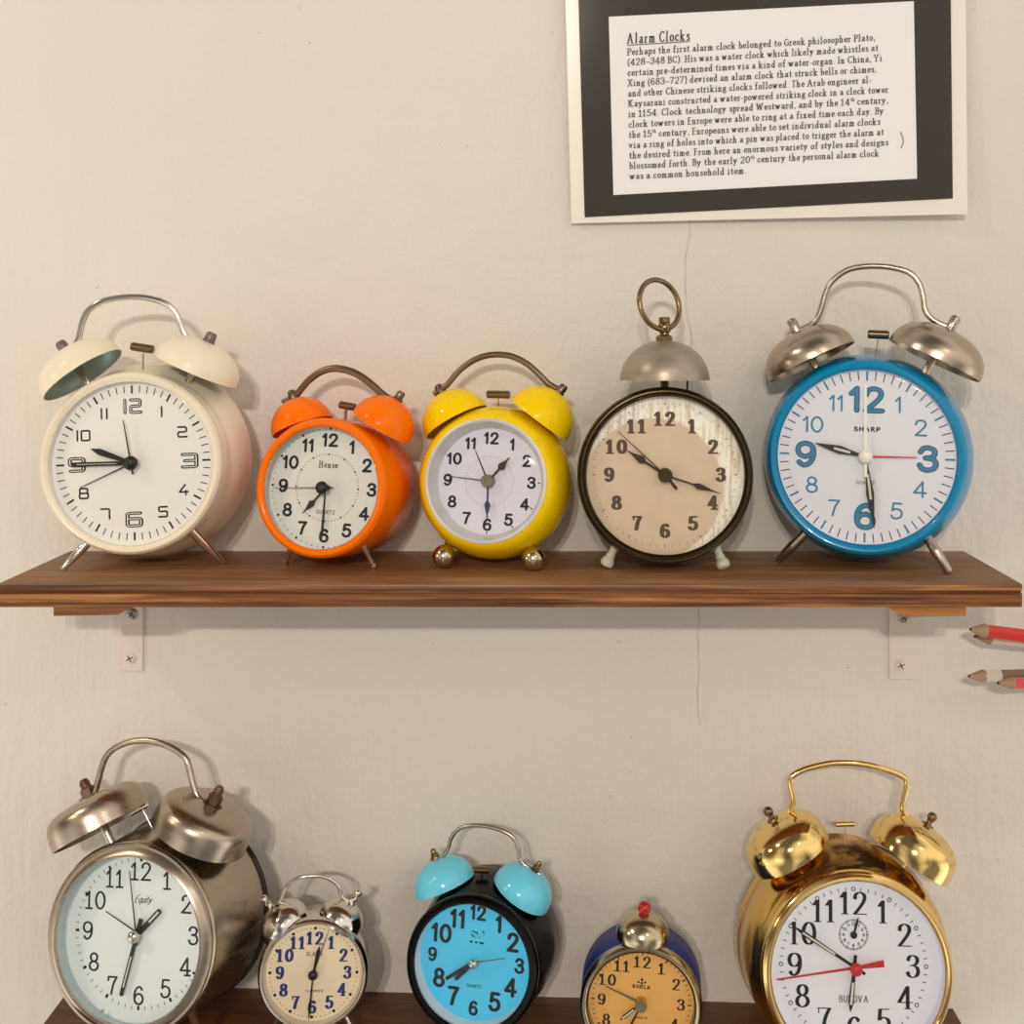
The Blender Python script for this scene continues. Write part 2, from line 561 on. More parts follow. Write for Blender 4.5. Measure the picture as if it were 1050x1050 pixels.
# ------------------------------------------------------------------ mesh building
class MB:
    """collects polygons, each with a material slot, and links them as ONE mesh object"""

    def __init__(self):
        self.v, self.f, self.m = [], [], []
        self.uv = None

    def add(self, vs, fs, mi=0):
        o = len(self.v)
        self.v.extend(tuple(p) for p in vs)
        for f in fs:
            self.f.append(tuple(i + o for i in f))
            self.m.append(mi)

    def lathe(self, prof, c=(0, 0, 0), axis=(0, 0, 1), n=64, mi=0, closed=False):
        a = Vector(axis).normalized()
        x = a.orthogonal().normalized()
        y = a.cross(x)
        c = Vector(c)
        vs, fs, rings = [], [], []
        for r, h in prof:
            if r < 1e-7:
                vs.append(c + a * h)
                rings.append([len(vs) - 1])
            else:
                s = len(vs)
                for i in range(n):
                    t = 2 * math.pi * i / n
                    vs.append(c + a * h + (x * math.cos(t) + y * math.sin(t)) * r)
                rings.append(list(range(s, s + n)))
        pairs = list(zip(rings[:-1], rings[1:]))
        if closed:
            pairs.append((rings[-1], rings[0]))
        for A, B in pairs:
            for i in range(n):
                j = (i + 1) % n
                if len(A) == 1 and len(B) == 1:
                    continue
                if len(A) == 1:
                    fs.append((A[0], B[j], B[i]))
                elif len(B) == 1:
                    fs.append((A[i], A[j], B[0]))
                else:
                    fs.append((A[i], A[j], B[j], B[i]))
        self.add(vs, fs, mi)

    def tube(self, pts, r, n=12, mi=0, flat=1.0, closed=False, cap=True):
        """round (or flattened) tube along points; r is a number or one per point"""
        P = [Vector(p) for p in pts]
        rs = r if isinstance(r, (list, tuple)) else [r] * len(P)
        vs, fs = [], []
        up = None
        k = len(P)
        for i in range(k):
            if closed:
                t = (P[(i + 1) % k] - P[i - 1]).normalized()
            else:
                t = (P[min(i + 1, k - 1)] - P[max(i - 1, 0)]).normalized()
            if up is None:
                up = Vector((0, 0, 1)) if abs(t.z) < 0.9 else Vector((0, 1, 0))
            sx = t.cross(up)
            sx.normalize()
            up = sx.cross(t).normalized()
            for j in range(n):
                a = 2 * math.pi * j / n
                vs.append(P[i] + (sx * math.cos(a) * flat + up * math.sin(a)) * rs[i])
        for i in range(k if closed else k - 1):
            for j in range(n):
                a, b = i * n + j, i * n + (j + 1) % n
                c, d = ((i + 1) % k) * n + (j + 1) % n, ((i + 1) % k) * n + j
                fs.append((a, b, c, d))
        if cap and not closed:
            fs.append(tuple(range(n - 1, -1, -1)))
            fs.append(tuple((k - 1) * n + j for j in range(n)))
        self.add(vs, fs, mi)

    def prism(self, poly, axis_pts, mi=0):
        """polygon ring swept between two offset vectors"""
        a, b = Vector(axis_pts[0]), Vector(axis_pts[1])
        n = len(poly)
        vs = [Vector(p) + a for p in poly] + [Vector(p) + b for p in poly]
        fs = [tuple(range(n - 1, -1, -1)), tuple(range(n, 2 * n))]
        for i in range(n):
            j = (i + 1) % n
            fs.append((i, j, n + j, n + i))
        self.add(vs, fs, mi)

    def flat_poly(self, pts2, w, mi=0):
        self.add([(p[0], p[1], w) for p in pts2], [tuple(range(len(pts2)))], mi)

    def slab(self, pts2, w0, w1, mi=0):
        self.prism([(p[0], p[1], 0) for p in pts2], ((0, 0, w0), (0, 0, w1)), mi)

    def build(self, name, mats, parent=None, frame=None, base=(0, 0, 0), sharp=38, bevel=0, uvfun=None):
        me = bpy.data.meshes.new(name)
        b = Vector(base)
        if frame is not None:
            vs = [frame @ Vector(p) - b for p in self.v]
        else:
            vs = [Vector(p) - b for p in self.v]
        me.from_pydata([tuple(p) for p in vs], [], self.f)
        for mm in (mats if isinstance(mats, (list, tuple)) else [mats]):
            me.materials.append(mm)
        me.polygons.foreach_set('material_index', self.m)
        me.polygons.foreach_set('use_smooth', [True] * len(self.f))
        if uvfun:
            lay = me.uv_layers.new(name='dial')
            for lp in me.loops:
                lay.data[lp.index].uv = uvfun(self.v[lp.vertex_index])
        me.update()
        try:
            me.set_sharp_from_angle(angle=math.radians(sharp))
        except Exception:
            pass
        o = bpy.data.objects.new(name, me)
        COL.objects.link(o)
        if parent is not None:
            o.parent = parent
        if bevel:
            md = o.modifiers.new('edge', 'BEVEL')
            md.width = bevel
            md.segments = 2
            md.limit_method = 'ANGLE'
        return o


def spline(pts, n=8, closed=False):
    """Catmull-Rom through points of any dimension"""
    P = [tuple(p) for p in pts]
    k = len(P)
    if k < 3:
        return P
    out = []
    rng = range(k) if closed else range(k - 1)
    for i in rng:
        if closed:
            p0, p1, p2, p3 = P[i - 1], P[i], P[(i + 1) % k], P[(i + 2) % k]
        else:
            p1, p2 = P[i], P[i + 1]
            p0 = P[i - 1] if i > 0 else tuple(2 * a - b for a, b in zip(p1, p2))
            p3 = P[i + 2] if i + 2 < k else tuple(2 * a - b for a, b in zip(p2, p1))
        for s in range(n):
            t = s / n
            out.append(tuple(0.5 * ((2 * b) + (-a + c) * t + (2 * a - 5 * b + 4 * c - d) * t * t + (-a + 3 * b - 3 * c + d) * t ** 3)
                             for a, b, c, d in zip(p0, p1, p2, p3)))
    if not closed:
        out.append(P[-1])
    return out


def hull(pts):
    pts = sorted(set((round(x, 7), round(y, 7)) for x, y in pts))
    if len(pts) < 3:
        return pts

    def half(ps):
        h = []
        for p in ps:
            while len(h) >= 2 and (h[-1][0] - h[-2][0]) * (p[1] - h[-2][1]) - (h[-1][1] - h[-2][1]) * (p[0] - h[-2][0]) <= 0:
                h.pop()
            h.append(p)
        return h
    a, b = half(pts), half(reversed(pts))
    return a[:-1] + b[:-1]


# ------------------------------------------------------------------ lettering drawn with a broad nib
# strokes: L line, S smooth, C smooth closed, E ellipse, D round dot, F serif bar (x y left right), B ball terminal (serif styles)
G = {
    '0': 'E .3,.5 .3,.5', '1': 'L .0,.76 .2,1 .2,0;F .2,0 .18,.18',
    '2': 'S .03,.72 .09,.91 .29,1 .5,.92 .56,.74 .47,.52 .24,.24 .02,0;L .02,0 .6,0;B .07,.74',
    '3': 'S .04,.8 .13,.95 .3,1 .49,.92 .54,.76 .45,.59 .22,.54;S .22,.54 .48,.49 .58,.28 .5,.08 .29,0 .1,.06 .01,.22;B .07,.8;B .05,.2',
    '4': 'L .46,0 .46,1 .0,.28 .64,.28;F .46,0 .14,.14',
    '5': 'L .54,1 .12,1 .07,.52;S .07,.52 .2,.62 .34,.63 .52,.54 .58,.32 .5,.1 .28,0 .1,.05 .01,.2;B .05,.18',
    '6': 'S .53,.86 .43,.97 .31,1 .13,.88 .02,.6 .01,.32 .09,.09 .3,0 .5,.08 .58,.3 .5,.52 .3,.6 .1,.5 .02,.33;B .5,.86',
    '7': 'L .01,1 .58,1;S .58,1 .36,.58 .22,0;F .02,.95 0,0', '8': 'E .3,.76 .23,.24;E .3,.26 .29,.26',
    '9': 'S .07,.14 .17,.03 .29,0 .47,.12 .58,.4 .59,.68 .51,.91 .3,1 .1,.92 .02,.7 .1,.48 .3,.4 .5,.5 .58,.67;B .1,.14',
    'a': 'S .04,.5 .18,.6 .34,.55 .37,.42;L .37,.42 .37,.1;S .37,.1 .4,.01 .48,.04;S .37,.36 .15,.3 .02,.15 .12,.01 .25,.04 .37,.16',
    'b': 'L .06,1.05 .06,.02;S .06,.45 .22,.6 .4,.5 .44,.3 .38,.08 .22,0 .06,.1;F .03,1.02 .07,0',
    'c': 'S .4,.48 .3,.58 .2,.6 .06,.48 .01,.3 .06,.1 .22,0 .4,.12', 'd': 'L .4,1.05 .4,0;S .4,.48 .24,.6 .07,.5 .01,.3 .07,.08 .22,0 .4,.12;F .4,1.02 .09,0;F .4,0 0,.08',
    'e': 'L .03,.33 .41,.33;S .41,.33 .38,.52 .24,.6 .08,.52 .01,.3 .08,.08 .24,0 .42,.12',
    'f': 'S .38,.98 .3,1.06 .19,.98 .15,.8;L .15,.8 .15,0;L 0,.58 .32,.58;F .15,0 .12,.12',
    'g': 'E .2,.42 .17,.17;S .1,.27 .04,.18 .1,.1 .3,.07 .42,-.06 .36,-.24 .18,-.3 .02,-.2 .04,-.06 .12,.08;L .32,.54 .45,.58',
    'h': 'L .06,1.05 .06,0;S .06,.42 .2,.58 .34,.56 .38,.4;L .38,.4 .38,0;F .06,0 .09,.09;F .38,0 .09,.09;F .03,1.02 .07,0',
    'i': 'L .09,.6 .09,0;D .08,.84 .06;F .09,0 .1,.1;F .06,.58 .07,0', 'j': 'L .12,.6 .12,-.1;S .12,-.1 .08,-.28 -.04,-.28;D .11,.84 .06',
    'k': 'L .06,1.05 .06,0;L .4,.58 .08,.26;L .18,.34 .46,0;F .06,0 .09,.09;F .03,1.02 .07,0;F .38,.58 .08,.08;F .44,0 .06,.1',
    'l': 'L .09,1.05 .09,0;F .09,0 .1,.1;F .06,1.02 .07,0',
    'm': 'L .06,.6 .06,0;S .06,.42 .18,.58 .3,.56 .33,.4;L .33,.4 .33,0;S .33,.42 .46,.58 .58,.56 .61,.4;L .61,.4 .61,0;F .06,0 .09,.09;F .33,0 .09,.09;F .61,0 .09,.09',
    'n': 'L .06,.6 .06,0;S .06,.42 .2,.58 .34,.56 .38,.4;L .38,.4 .38,0;F .06,0 .09,.09;F .38,0 .09,.09;F .03,.58 .07,0',
    'o': 'E .22,.3 .22,.3', 'p': 'L .06,.6 .06,-.32;S .06,.45 .22,.6 .4,.5 .44,.3 .38,.08 .22,0 .06,.1;F .06,-.32 .1,.1;F .03,.58 .07,0',
    'q': 'L .4,.6 .4,-.32;S .4,.48 .24,.6 .07,.5 .01,.3 .07,.08 .22,0 .4,.12', 'r': 'L .06,.6 .06,0;S .06,.4 .16,.56 .32,.56;F .06,0 .09,.1;F .03,.58 .07,0',
    's': 'S .3,.48 .2,.6 .06,.54 .05,.4 .2,.3 .32,.2 .28,.04 .14,0 .01,.1', 't': 'S .14,.84 .13,.5 .13,.14 .18,.01 .32,.05;L 0,.58 .3,.58',
    'u': 'L .06,.6 .06,.18;S .06,.18 .1,.02 .24,0 .38,.16;L .38,.6 .38,0;F .03,.58 .07,0;F .35,.58 .07,0;F .38,0 0,.1',
    'v': 'L 0,.6 .2,0 .4,.6;F 0,.58 .07,.09;F .4,.58 .09,.07', 'w': 'L 0,.6 .17,0 .32,.55 .47,0 .62,.6;F 0,.58 .07,.09;F .62,.58 .09,.07',
    'x': 'L .02,.6 .4,0;L .38,.6 .02,0;F .02,.58 .05,.09;F .38,.58 .07,.07;F .02,0 .05,.1;F .4,0 .08,.08', 'y': 'L 0,.6 .21,.02;S .42,.6 .21,.02 .1,-.26 0,-.28;F 0,.58 .07,.09;F .42,.58 .09,.07',
    'z': 'L .03,.6 .36,.6 .02,0 .38,0',
    'A': 'L 0,0 .32,1 .64,0;L .11,.35 .53,.35;F 0,0 .08,.1;F .64,0 .1,.08', 'B': 'L .08,0 .08,1;S .08,1 .4,.98 .48,.77 .38,.57 .08,.54;S .08,.54 .44,.52 .55,.28 .44,.03 .08,0;F .08,0 .1,0;F .08,1 .1,0',
    'C': 'S .58,.84 .46,.98 .32,1 .1,.84 .01,.5 .1,.16 .34,0 .5,.04 .62,.2', 'D': 'L .08,0 .08,1;S .08,1 .4,.98 .62,.78 .66,.5 .6,.2 .4,.02 .08,0;F .08,0 .1,0;F .08,1 .1,0',
    'E': 'L .5,1 .08,1 .08,0 .52,0;L .08,.53 .42,.53;F .08,0 .1,0;F .08,1 .1,0', 'F': 'L .5,1 .08,1 .08,0;L .08,.53 .42,.53;F .08,0 .1,.1;F .08,1 .1,0',
    'G': 'S .6,.84 .46,.98 .32,1 .1,.84 .01,.5 .1,.16 .34,0 .52,.04 .62,.12;L .62,.12 .62,.45 .4,.45', 'H': 'L .08,0 .08,1;L .6,0 .6,1;L .08,.52 .6,.52;F .08,0 .1,.1;F .08,1 .1,.1;F .6,0 .1,.1;F .6,1 .1,.1',
    'I': 'L .1,0 .1,1;F .1,0 .11,.11;F .1,1 .11,.11', 'J': 'L .3,1 .3,.2;S .3,.2 .24,.02 .1,0 0,.1', 'K': 'L .08,0 .08,1;L .56,1 .1,.45;L .24,.6 .62,0;F .08,0 .1,.1;F .08,1 .1,.1;F .62,0 .08,.1;F .54,1 .1,.1',
    'L': 'L .08,1 .08,0 .5,0;F .08,1 .1,.1', 'M': 'L .04,0 .08,1 .38,.1 .68,1 .72,0', 'N': 'L .06,0 .06,1 .6,0 .6,1', 'O': 'E .36,.5 .35,.5',
    'P': 'L .08,0 .08,1;S .08,1 .42,.98 .52,.74 .4,.5 .08,.46;F .08,0 .1,.12;F .08,1 .1,0', 'Q': 'E .36,.5 .35,.5;L .44,.22 .72,-.08', 'R': 'L .08,0 .08,1;S .08,1 .4,.98 .5,.75 .38,.53 .08,.5;L .28,.52 .6,0;F .08,0 .1,.1;F .08,1 .1,0',
    'S': 'S .48,.82 .36,.98 .22,1 .06,.88 .07,.66 .28,.52 .5,.36 .5,.12 .3,0 .12,.03 .02,.2', 'T': 'L .3,0 .3,1;L 0,1 .6,1;F .3,0 .11,.11', 'U': 'L .06,1 .06,.28;S .06,.28 .14,.04 .32,0 .5,.04 .58,.28;L .58,.28 .58,1',
    'V': 'L 0,1 .3,0 .6,1;F 0,1 .08,.1;F .6,1 .1,.08', 'W': 'L 0,1 .24,0 .46,.9 .68,0 .92,1;F 0,1 .08,.1;F .92,1 .1,.08', 'X': 'L .02,1 .6,0;L .58,1 .02,0;F .02,1 .08,.1;F .58,1 .1,.08;F .02,0 .08,.1;F .6,0 .1,.08',
    'Y': 'L 0,1 .3,.45 .6,1;L .3,.45 .3,0;F .3,0 .11,.11;F 0,1 .08,.1;F .6,1 .1,.08', 'Z': 'L .02,1 .54,1 0,0 .58,0',
    '.': 'D .07,.03 .065', ',': 'D .07,.05 .065;L .1,.04 .04,-.14', '(': 'S .24,1.06 .06,.7 .04,.4 .1,.04 .24,-.2', ')': 'S .02,1.06 .2,.7 .22,.4 .16,.04 .02,-.2',
    '-': 'L .02,.3 .26,.3', '~': 'L 0,.32 .5,.32', "'": 'L .05,1 .05,.84',
}
SQ = {  # rounded-square numerals
    '0': 'R .3,1 .6,1 .6,0 0,0 0,1 .3,1', '1': 'L .1,1 .1,0', '2': 'R 0,1 .6,1 .6,.5 0,.5 0,0 .64,0', '3': 'R 0,1 .62,1 .62,0 0,0;L .1,.5 .6,.5',
    '4': 'L .46,0 .46,.4;L .42,1 0,.28 .62,.28', '5': 'R .6,1 0,1 0,.54 .6,.54 .6,0 0,0', '6': 'R .58,1 0,1 0,0 .62,0 .62,.56 .02,.56', '7': 'R 0,1 .6,1 .6,0',
    '8': 'R .3,1 .58,1 .58,.52 .02,.52 .02,1 .3,1;R .3,.52 .62,.52 .62,0 0,0 0,.52 .3,.52', '9': 'R .6,.44 0,.44 0,1 .62,1 .62,0 .04,0',
}


def fillet(pts, r=0.14):
    out = [pts[0]]
    for i in range(1, len(pts) - 1):
        p, c, q = Vector(pts[i - 1]), Vector(pts[i]), Vector(pts[i + 1])
        a = c + (p - c).normalized() * min(r, (p - c).length * .5)
        b = c + (q - c).normalized() * min(r, (q - c).length * .5)
        for s in range(5):
            t = s / 4
            out.append(tuple(a * (1 - t) ** 2 + c * 2 * t * (1 - t) + b * t * t))
    out.append(pts[-1])
    return out


class Style:
    def __init__(self, a=.06, b=None, serif=0, table=None, sub=6, sides=10, wide=1.0, slant=0.0, space=.14, ball=0.0, grow=0.0):
        self.a, self.b = a, (a if b is None else b)
        self.serif, self.table, self.sub, self.sides, self.wide, self.slant, self.space = serif, table, sub, sides, wide, slant, space
        self.ball, self.grow = ball, grow


def glyph(ch, st):
    """convex polygons of one character, height 1, and its advance"""
    src = (st.table or {}).get(ch) or G.get(ch)
    if ch == ' ':
        return [], .33 + st.space * .5
    if src is None:
        return [], .3
    a, b = st.a, st.b
    na, nb = a + st.grow, b + st.grow
    polys, xmax = [], 0
    T = lambda p: (a + p[0] * st.wide, b + p[1] * (1 - 2 * b))

    def sweep(pts, xa, xb, sides=None):
        sides = sides or st.sides
        nib = [(xa * math.cos(2 * math.pi * i / sides + .3), xb * math.sin(2 * math.pi * i / sides + .3)) for i in range(sides)]
        for p, q in zip(pts[:-1], pts[1:]):
            polys.append(hull([(p[0] + x, p[1] + y) for x, y in nib] + [(q[0] + x, q[1] + y) for x, y in nib]))
    for op in src.split(';'):
        w = op.split()
        P = [tuple(float(c) for c in s.split(',')) if ',' in s else float(s) for s in w[1:]]
        k = w[0]
        if k == 'E':
            c, r = P
            pts = [T((c[0] + r[0] * math.cos(2 * math.pi * i / 24), c[1] + r[1] * math.sin(2 * math.pi * i / 24))) for i in range(25)] if st.sub > 3 else \
                [T((c[0] + r[0] * math.cos(2 * math.pi * i / 12), c[1] + r[1] * math.sin(2 * math.pi * i / 12))) for i in range(13)]
            sweep(pts, na, nb)
        elif k in 'LSCR':
            pts = {'L': lambda: P, 'S': lambda: spline(P, st.sub), 'C': lambda: spline(P, st.sub, True), 'R': lambda: fillet(P)}[k]()
            pts = [T(p) for p in pts]
            sweep(pts, na, nb)
        elif k == 'D':
            c = T(P[0])
            r = P[1] if len(P) > 1 else .06
            pts = [c]
            polys.append([(c[0] + r * math.cos(2 * math.pi * i / 10), c[1] + r * math.sin(2 * math.pi * i / 10)) for i in range(10)])
        elif k == 'B':
            if not st.ball:
                continue
            c = T(P[0])
            r = st.ball + st.grow
            polys.append([(c[0] + r * math.cos(2 * math.pi * i / 14), c[1] + r * math.sin(2 * math.pi * i / 14)) for i in range(14)])
            continue
        elif k == 'F':
            if not st.serif:
                continue
            c = T(P[0])
            l, r = P[1]
            g = st.serif
            tb = min(a, b) + st.grow
            if P[0] == (.02, .95):   # beak of the 7
                sweep([T((.02, 1)), T((.0, .8))], tb * 1.1, tb)
                continue
            pts = [(c[0] - l * g - a * (l > 0), c[1]), (c[0] + r * g + a * (r > 0), c[1])]
            sweep(pts, tb, tb, 6)
        xmax = max(xmax, max(p[0] for p in pts))
    if st.slant:
        polys = [[(x + y * st.slant, y) for x, y in p] for p in polys]
    return polys, xmax + a + st.space


def layout(text, st):
    """polygons of a line, left aligned at 0, and its width; ^x^ raises x"""
    out, x, sup = [], 0, False
    for ch in text:
        if ch == '^':
            sup = not sup
            continue
        ps, adv = glyph(ch, st)
        k, dy = (.55, .55) if sup else (1, 0)
        out += [[(x + px * k, py * k + dy) for px, py in p] for p in ps]
        x += adv * k
    return out, x - st.space


def write(mb, text, c, height, st, w, mi=0, width=None, up=(0, 1)):
    """centred text in the uv plane; up = direction of the letters' tops"""
    ps, wd = layout(text, st)
    sx = height if width is None else width / wd
    ux, uy = up[1], -up[0]
    for i, p in enumerate(ps):
        mb.flat_poly([(c[0] + (px - wd / 2) * sx * ux + (py - .5) * height * up[0],
                       c[1] + (px - wd / 2) * sx * uy + (py - .5) * height * up[1]) for px, py in p], w + i * 1.2e-6, mi)


# ------------------------------------------------------------------ places
def ray(px, py):
    return Vector(((px - AX) / FPX, 1.0, (AY - py) / FPX))


def on_y(px, py, y):
    """point at depth y (0 = wall, negative = towards the room)"""
    d = ray(px, py)
    t = DIST + y
    return Vector((d.x * t, y, EYE + d.z * t))


UPPER = (EYE - 0.1265, 0.0)        # shelf top: height at x = 0 and slope along x
LOWER = (EYE - 0.37815, -0.0289)


def on_shelf(px, py, shelf):
    d = ray(px, py)
    # EYE + d.z t = z0 + s d.x t
    t = (shelf[0] - EYE) / (d.z - shelf[1] * d.x)
    return Vector((d.x * t, -DIST + t, EYE + d.z * t))


def shelf_z(x, shelf):
    return shelf[0] + shelf[1] * x


def empty(name, loc, label, cat, group=None):
    o = bpy.data.objects.new(name, None)
    COL.objects.link(o)
    o.location = loc
    o.empty_display_size = 0.02
    o['label'] = label
    o['category'] = cat
    if group:
        o['group'] = group
    return o


# ------------------------------------------------------------------ structure
mb = MB()
mb.add([(-2.2, 0, 0.6), (2.2, 0, 0.6), (2.2, 0, 2.7), (-2.2, 0, 2.7), (-2.2, .06, 0.6), (2.2, .06, 0.6), (2.2, .06, 2.7), (-2.2, .06, 2.7)],
       [(0, 1, 2, 3), (5, 4, 7, 6), (4, 0, 3, 7), (1, 5, 6, 2), (3, 2, 6, 7), (4, 5, 1, 0)])
wall = mb.build('wall_back', M['wall'])
wall['kind'] = 'structure'


# ------------------------------------------------------------------ shelves
def make_shelf(x0, x1, depth, thick, plane, material, label, cleats):
    base = Vector(((x0 + x1) / 2, -depth / 2, shelf_z((x0 + x1) / 2, plane) - thick))
    root = empty('wall_shelf', base, label, 'shelf')
    d, t = depth, thick
    # moulded front: rounded top lip, groove, middle ply, dark bottom ply
    prof = [(0, 0), (-d + .0012, 0), (-d + .0003, -.0004), (-d, -.0012), (-d, -.0030), (-d + .0016, -.0035), (-d + .0016, -.0043), (-d + .0001, -.0048),
            (-d + .0001, -t + .0022), (-d + .0007, -t + .0018), (-d + .0003, -t + .0012), (-d + .0008, -t), (0, -t)]
    b = MB()
    n = len(prof)
    xs = [x0, x0 + .004] + [x0 + (x1 - x0) * i / 12 for i in range(1, 12)] + [x1 - .004, x1]
    vs, fs = [], []
    for x in xs:
        for y, z in prof:
            vs.append((x, y, shelf_z(x, plane) + z))
    for i in range(len(xs) - 1):
        for j in range(n):
            k = (j + 1) % n
            fs.append((i * n + j, i * n + k, (i + 1) * n + k, (i + 1) * n + j))
    fs.append(tuple(range(n - 1, -1, -1)))
    fs.append(tuple((len(xs) - 1) * n + j for j in range(n)))
    b.add(vs, fs)
    for i, f in enumerate(fs):
        b.m[i] = 1 if (i >= (len(xs) - 1) * n or 2 <= i % n <= 12) else 0
    b.build('board', material, root, base=base, sharp=25)
    for xa, xb, slope_side, dz in cleats:
        c = MB()
        zt = shelf_z(xa, plane) - t
        h = .0050
        s = .0088
        if slope_side > 0:
            ring = [(xa, zt), (xb, zt), (xb - s, zt - h * .9), (xa, zt - h)]
        else:
            ring = [(xa, zt), (xb, zt), (xb, zt - h), (xa + s, zt - h - .0006)]
        y0, y1 = -d + .003, -.012
        c.prism([(x, 0, z) for x, z in ring], ((0, y0, 0), (0, y1, 0)))
        c.build('cleat', M['cleat'], root, base=base, bevel=.0004)
    return root


fy = -0.0903
fx = lambda px: (px - AX) * (DIST + fy) / FPX
make_shelf(-0.2792, 0.2243, 0.0903, 0.0114, UPPER, [M['wood'], M['wood_edge']], 'upper brown wooden wall shelf holding the white, orange, yellow, tan and blue clocks',
           [(fx(52), fx(136), 1, 0), (fx(910), fx(993), -1, 0)])
make_shelf(-0.2772, 0.2183, 0.0903, 0.0114, LOWER, [M['wood_shaded'], M['wood_edge_shaded']], 'lower brown wooden wall shelf cut by the bottom edge, holding the brass clock', [])


def bracket(px0, px1, py1, screws, label):
    x0, x1 = (px0 - AX) * DIST / FPX, (px1 - AX) * DIST / FPX
    zt = UPPER[0] - .0114
    zb = EYE + (AY - py1) * DIST / FPX
    base = Vector(((x0 + x1) / 2, -.001, zb))
    root = empty('shelf_bracket', base, label, 'bracket', 'white metal brackets under the upper shelf')
    t = .0018
    b = MB()
    b.prism([(x0, -t, 0), (x1, -t, 0), (x1, 0, 0), (x0, 0, 0)], ((0, 0, zb), (0, 0, zt)))
    b.build('wall_plate', M['white_metal'], root, base=base, bevel=.0005)
    b = MB()
    b.prism([(x0, -.011, 0), (x1, -.011, 0), (x1, -t, 0), (x0, -t, 0)], ((0, 0, zt - t), (0, 0, zt)))
    b.build('shelf_arm', M['white_metal'], root, base=base, bevel=.0005)
    for sx, sy, rot in screws:
        p = on_y(sx, sy, -t)
        s = MB()
        s.lathe([(.0034, 0), (.0034, .0004), (.0028, .0011), (.0012, .0015), (0, .0015)], (p.x, -t, p.z), (0, -1, 0), 24)
        for k in (0, 1):
            a = rot + k * math.pi / 2
            dx, dz = math.cos(a), math.sin(a)
            q = [(p.x + dx * .0021 - dz * .0003, p.z + dz * .0021 + dx * .0003), (p.x - dx * .0021 - dz * .0003, p.z - dz * .0021 + dx * .0003),
                 (p.x - dx * .0021 + dz * .0003, p.z - dz * .0021 - dx * .0003), (p.x + dx * .0021 + dz * .0003, p.z + dz * .0021 - dx * .0003)]
            s.add([(x, -t - .00155, z) for x, z in q], [(0, 1, 2, 3)], 1)
        s.build('screw', [M['white_metal'] if sy > 660 else M['screw'], M['screw_slot']], root, base=base)
    return root


bracket(122.5, 147.5, 687.5, [(133.5, 675, .5), (135, 629.5, .9)], 'white metal shelf bracket under the left end of the upper shelf, two screws showing')
bracket(911, 939.5, 696, [(923.5, 682, .4), (927, 632.5, .4)], 'white metal shelf bracket under the blue clock, lower screw showing')


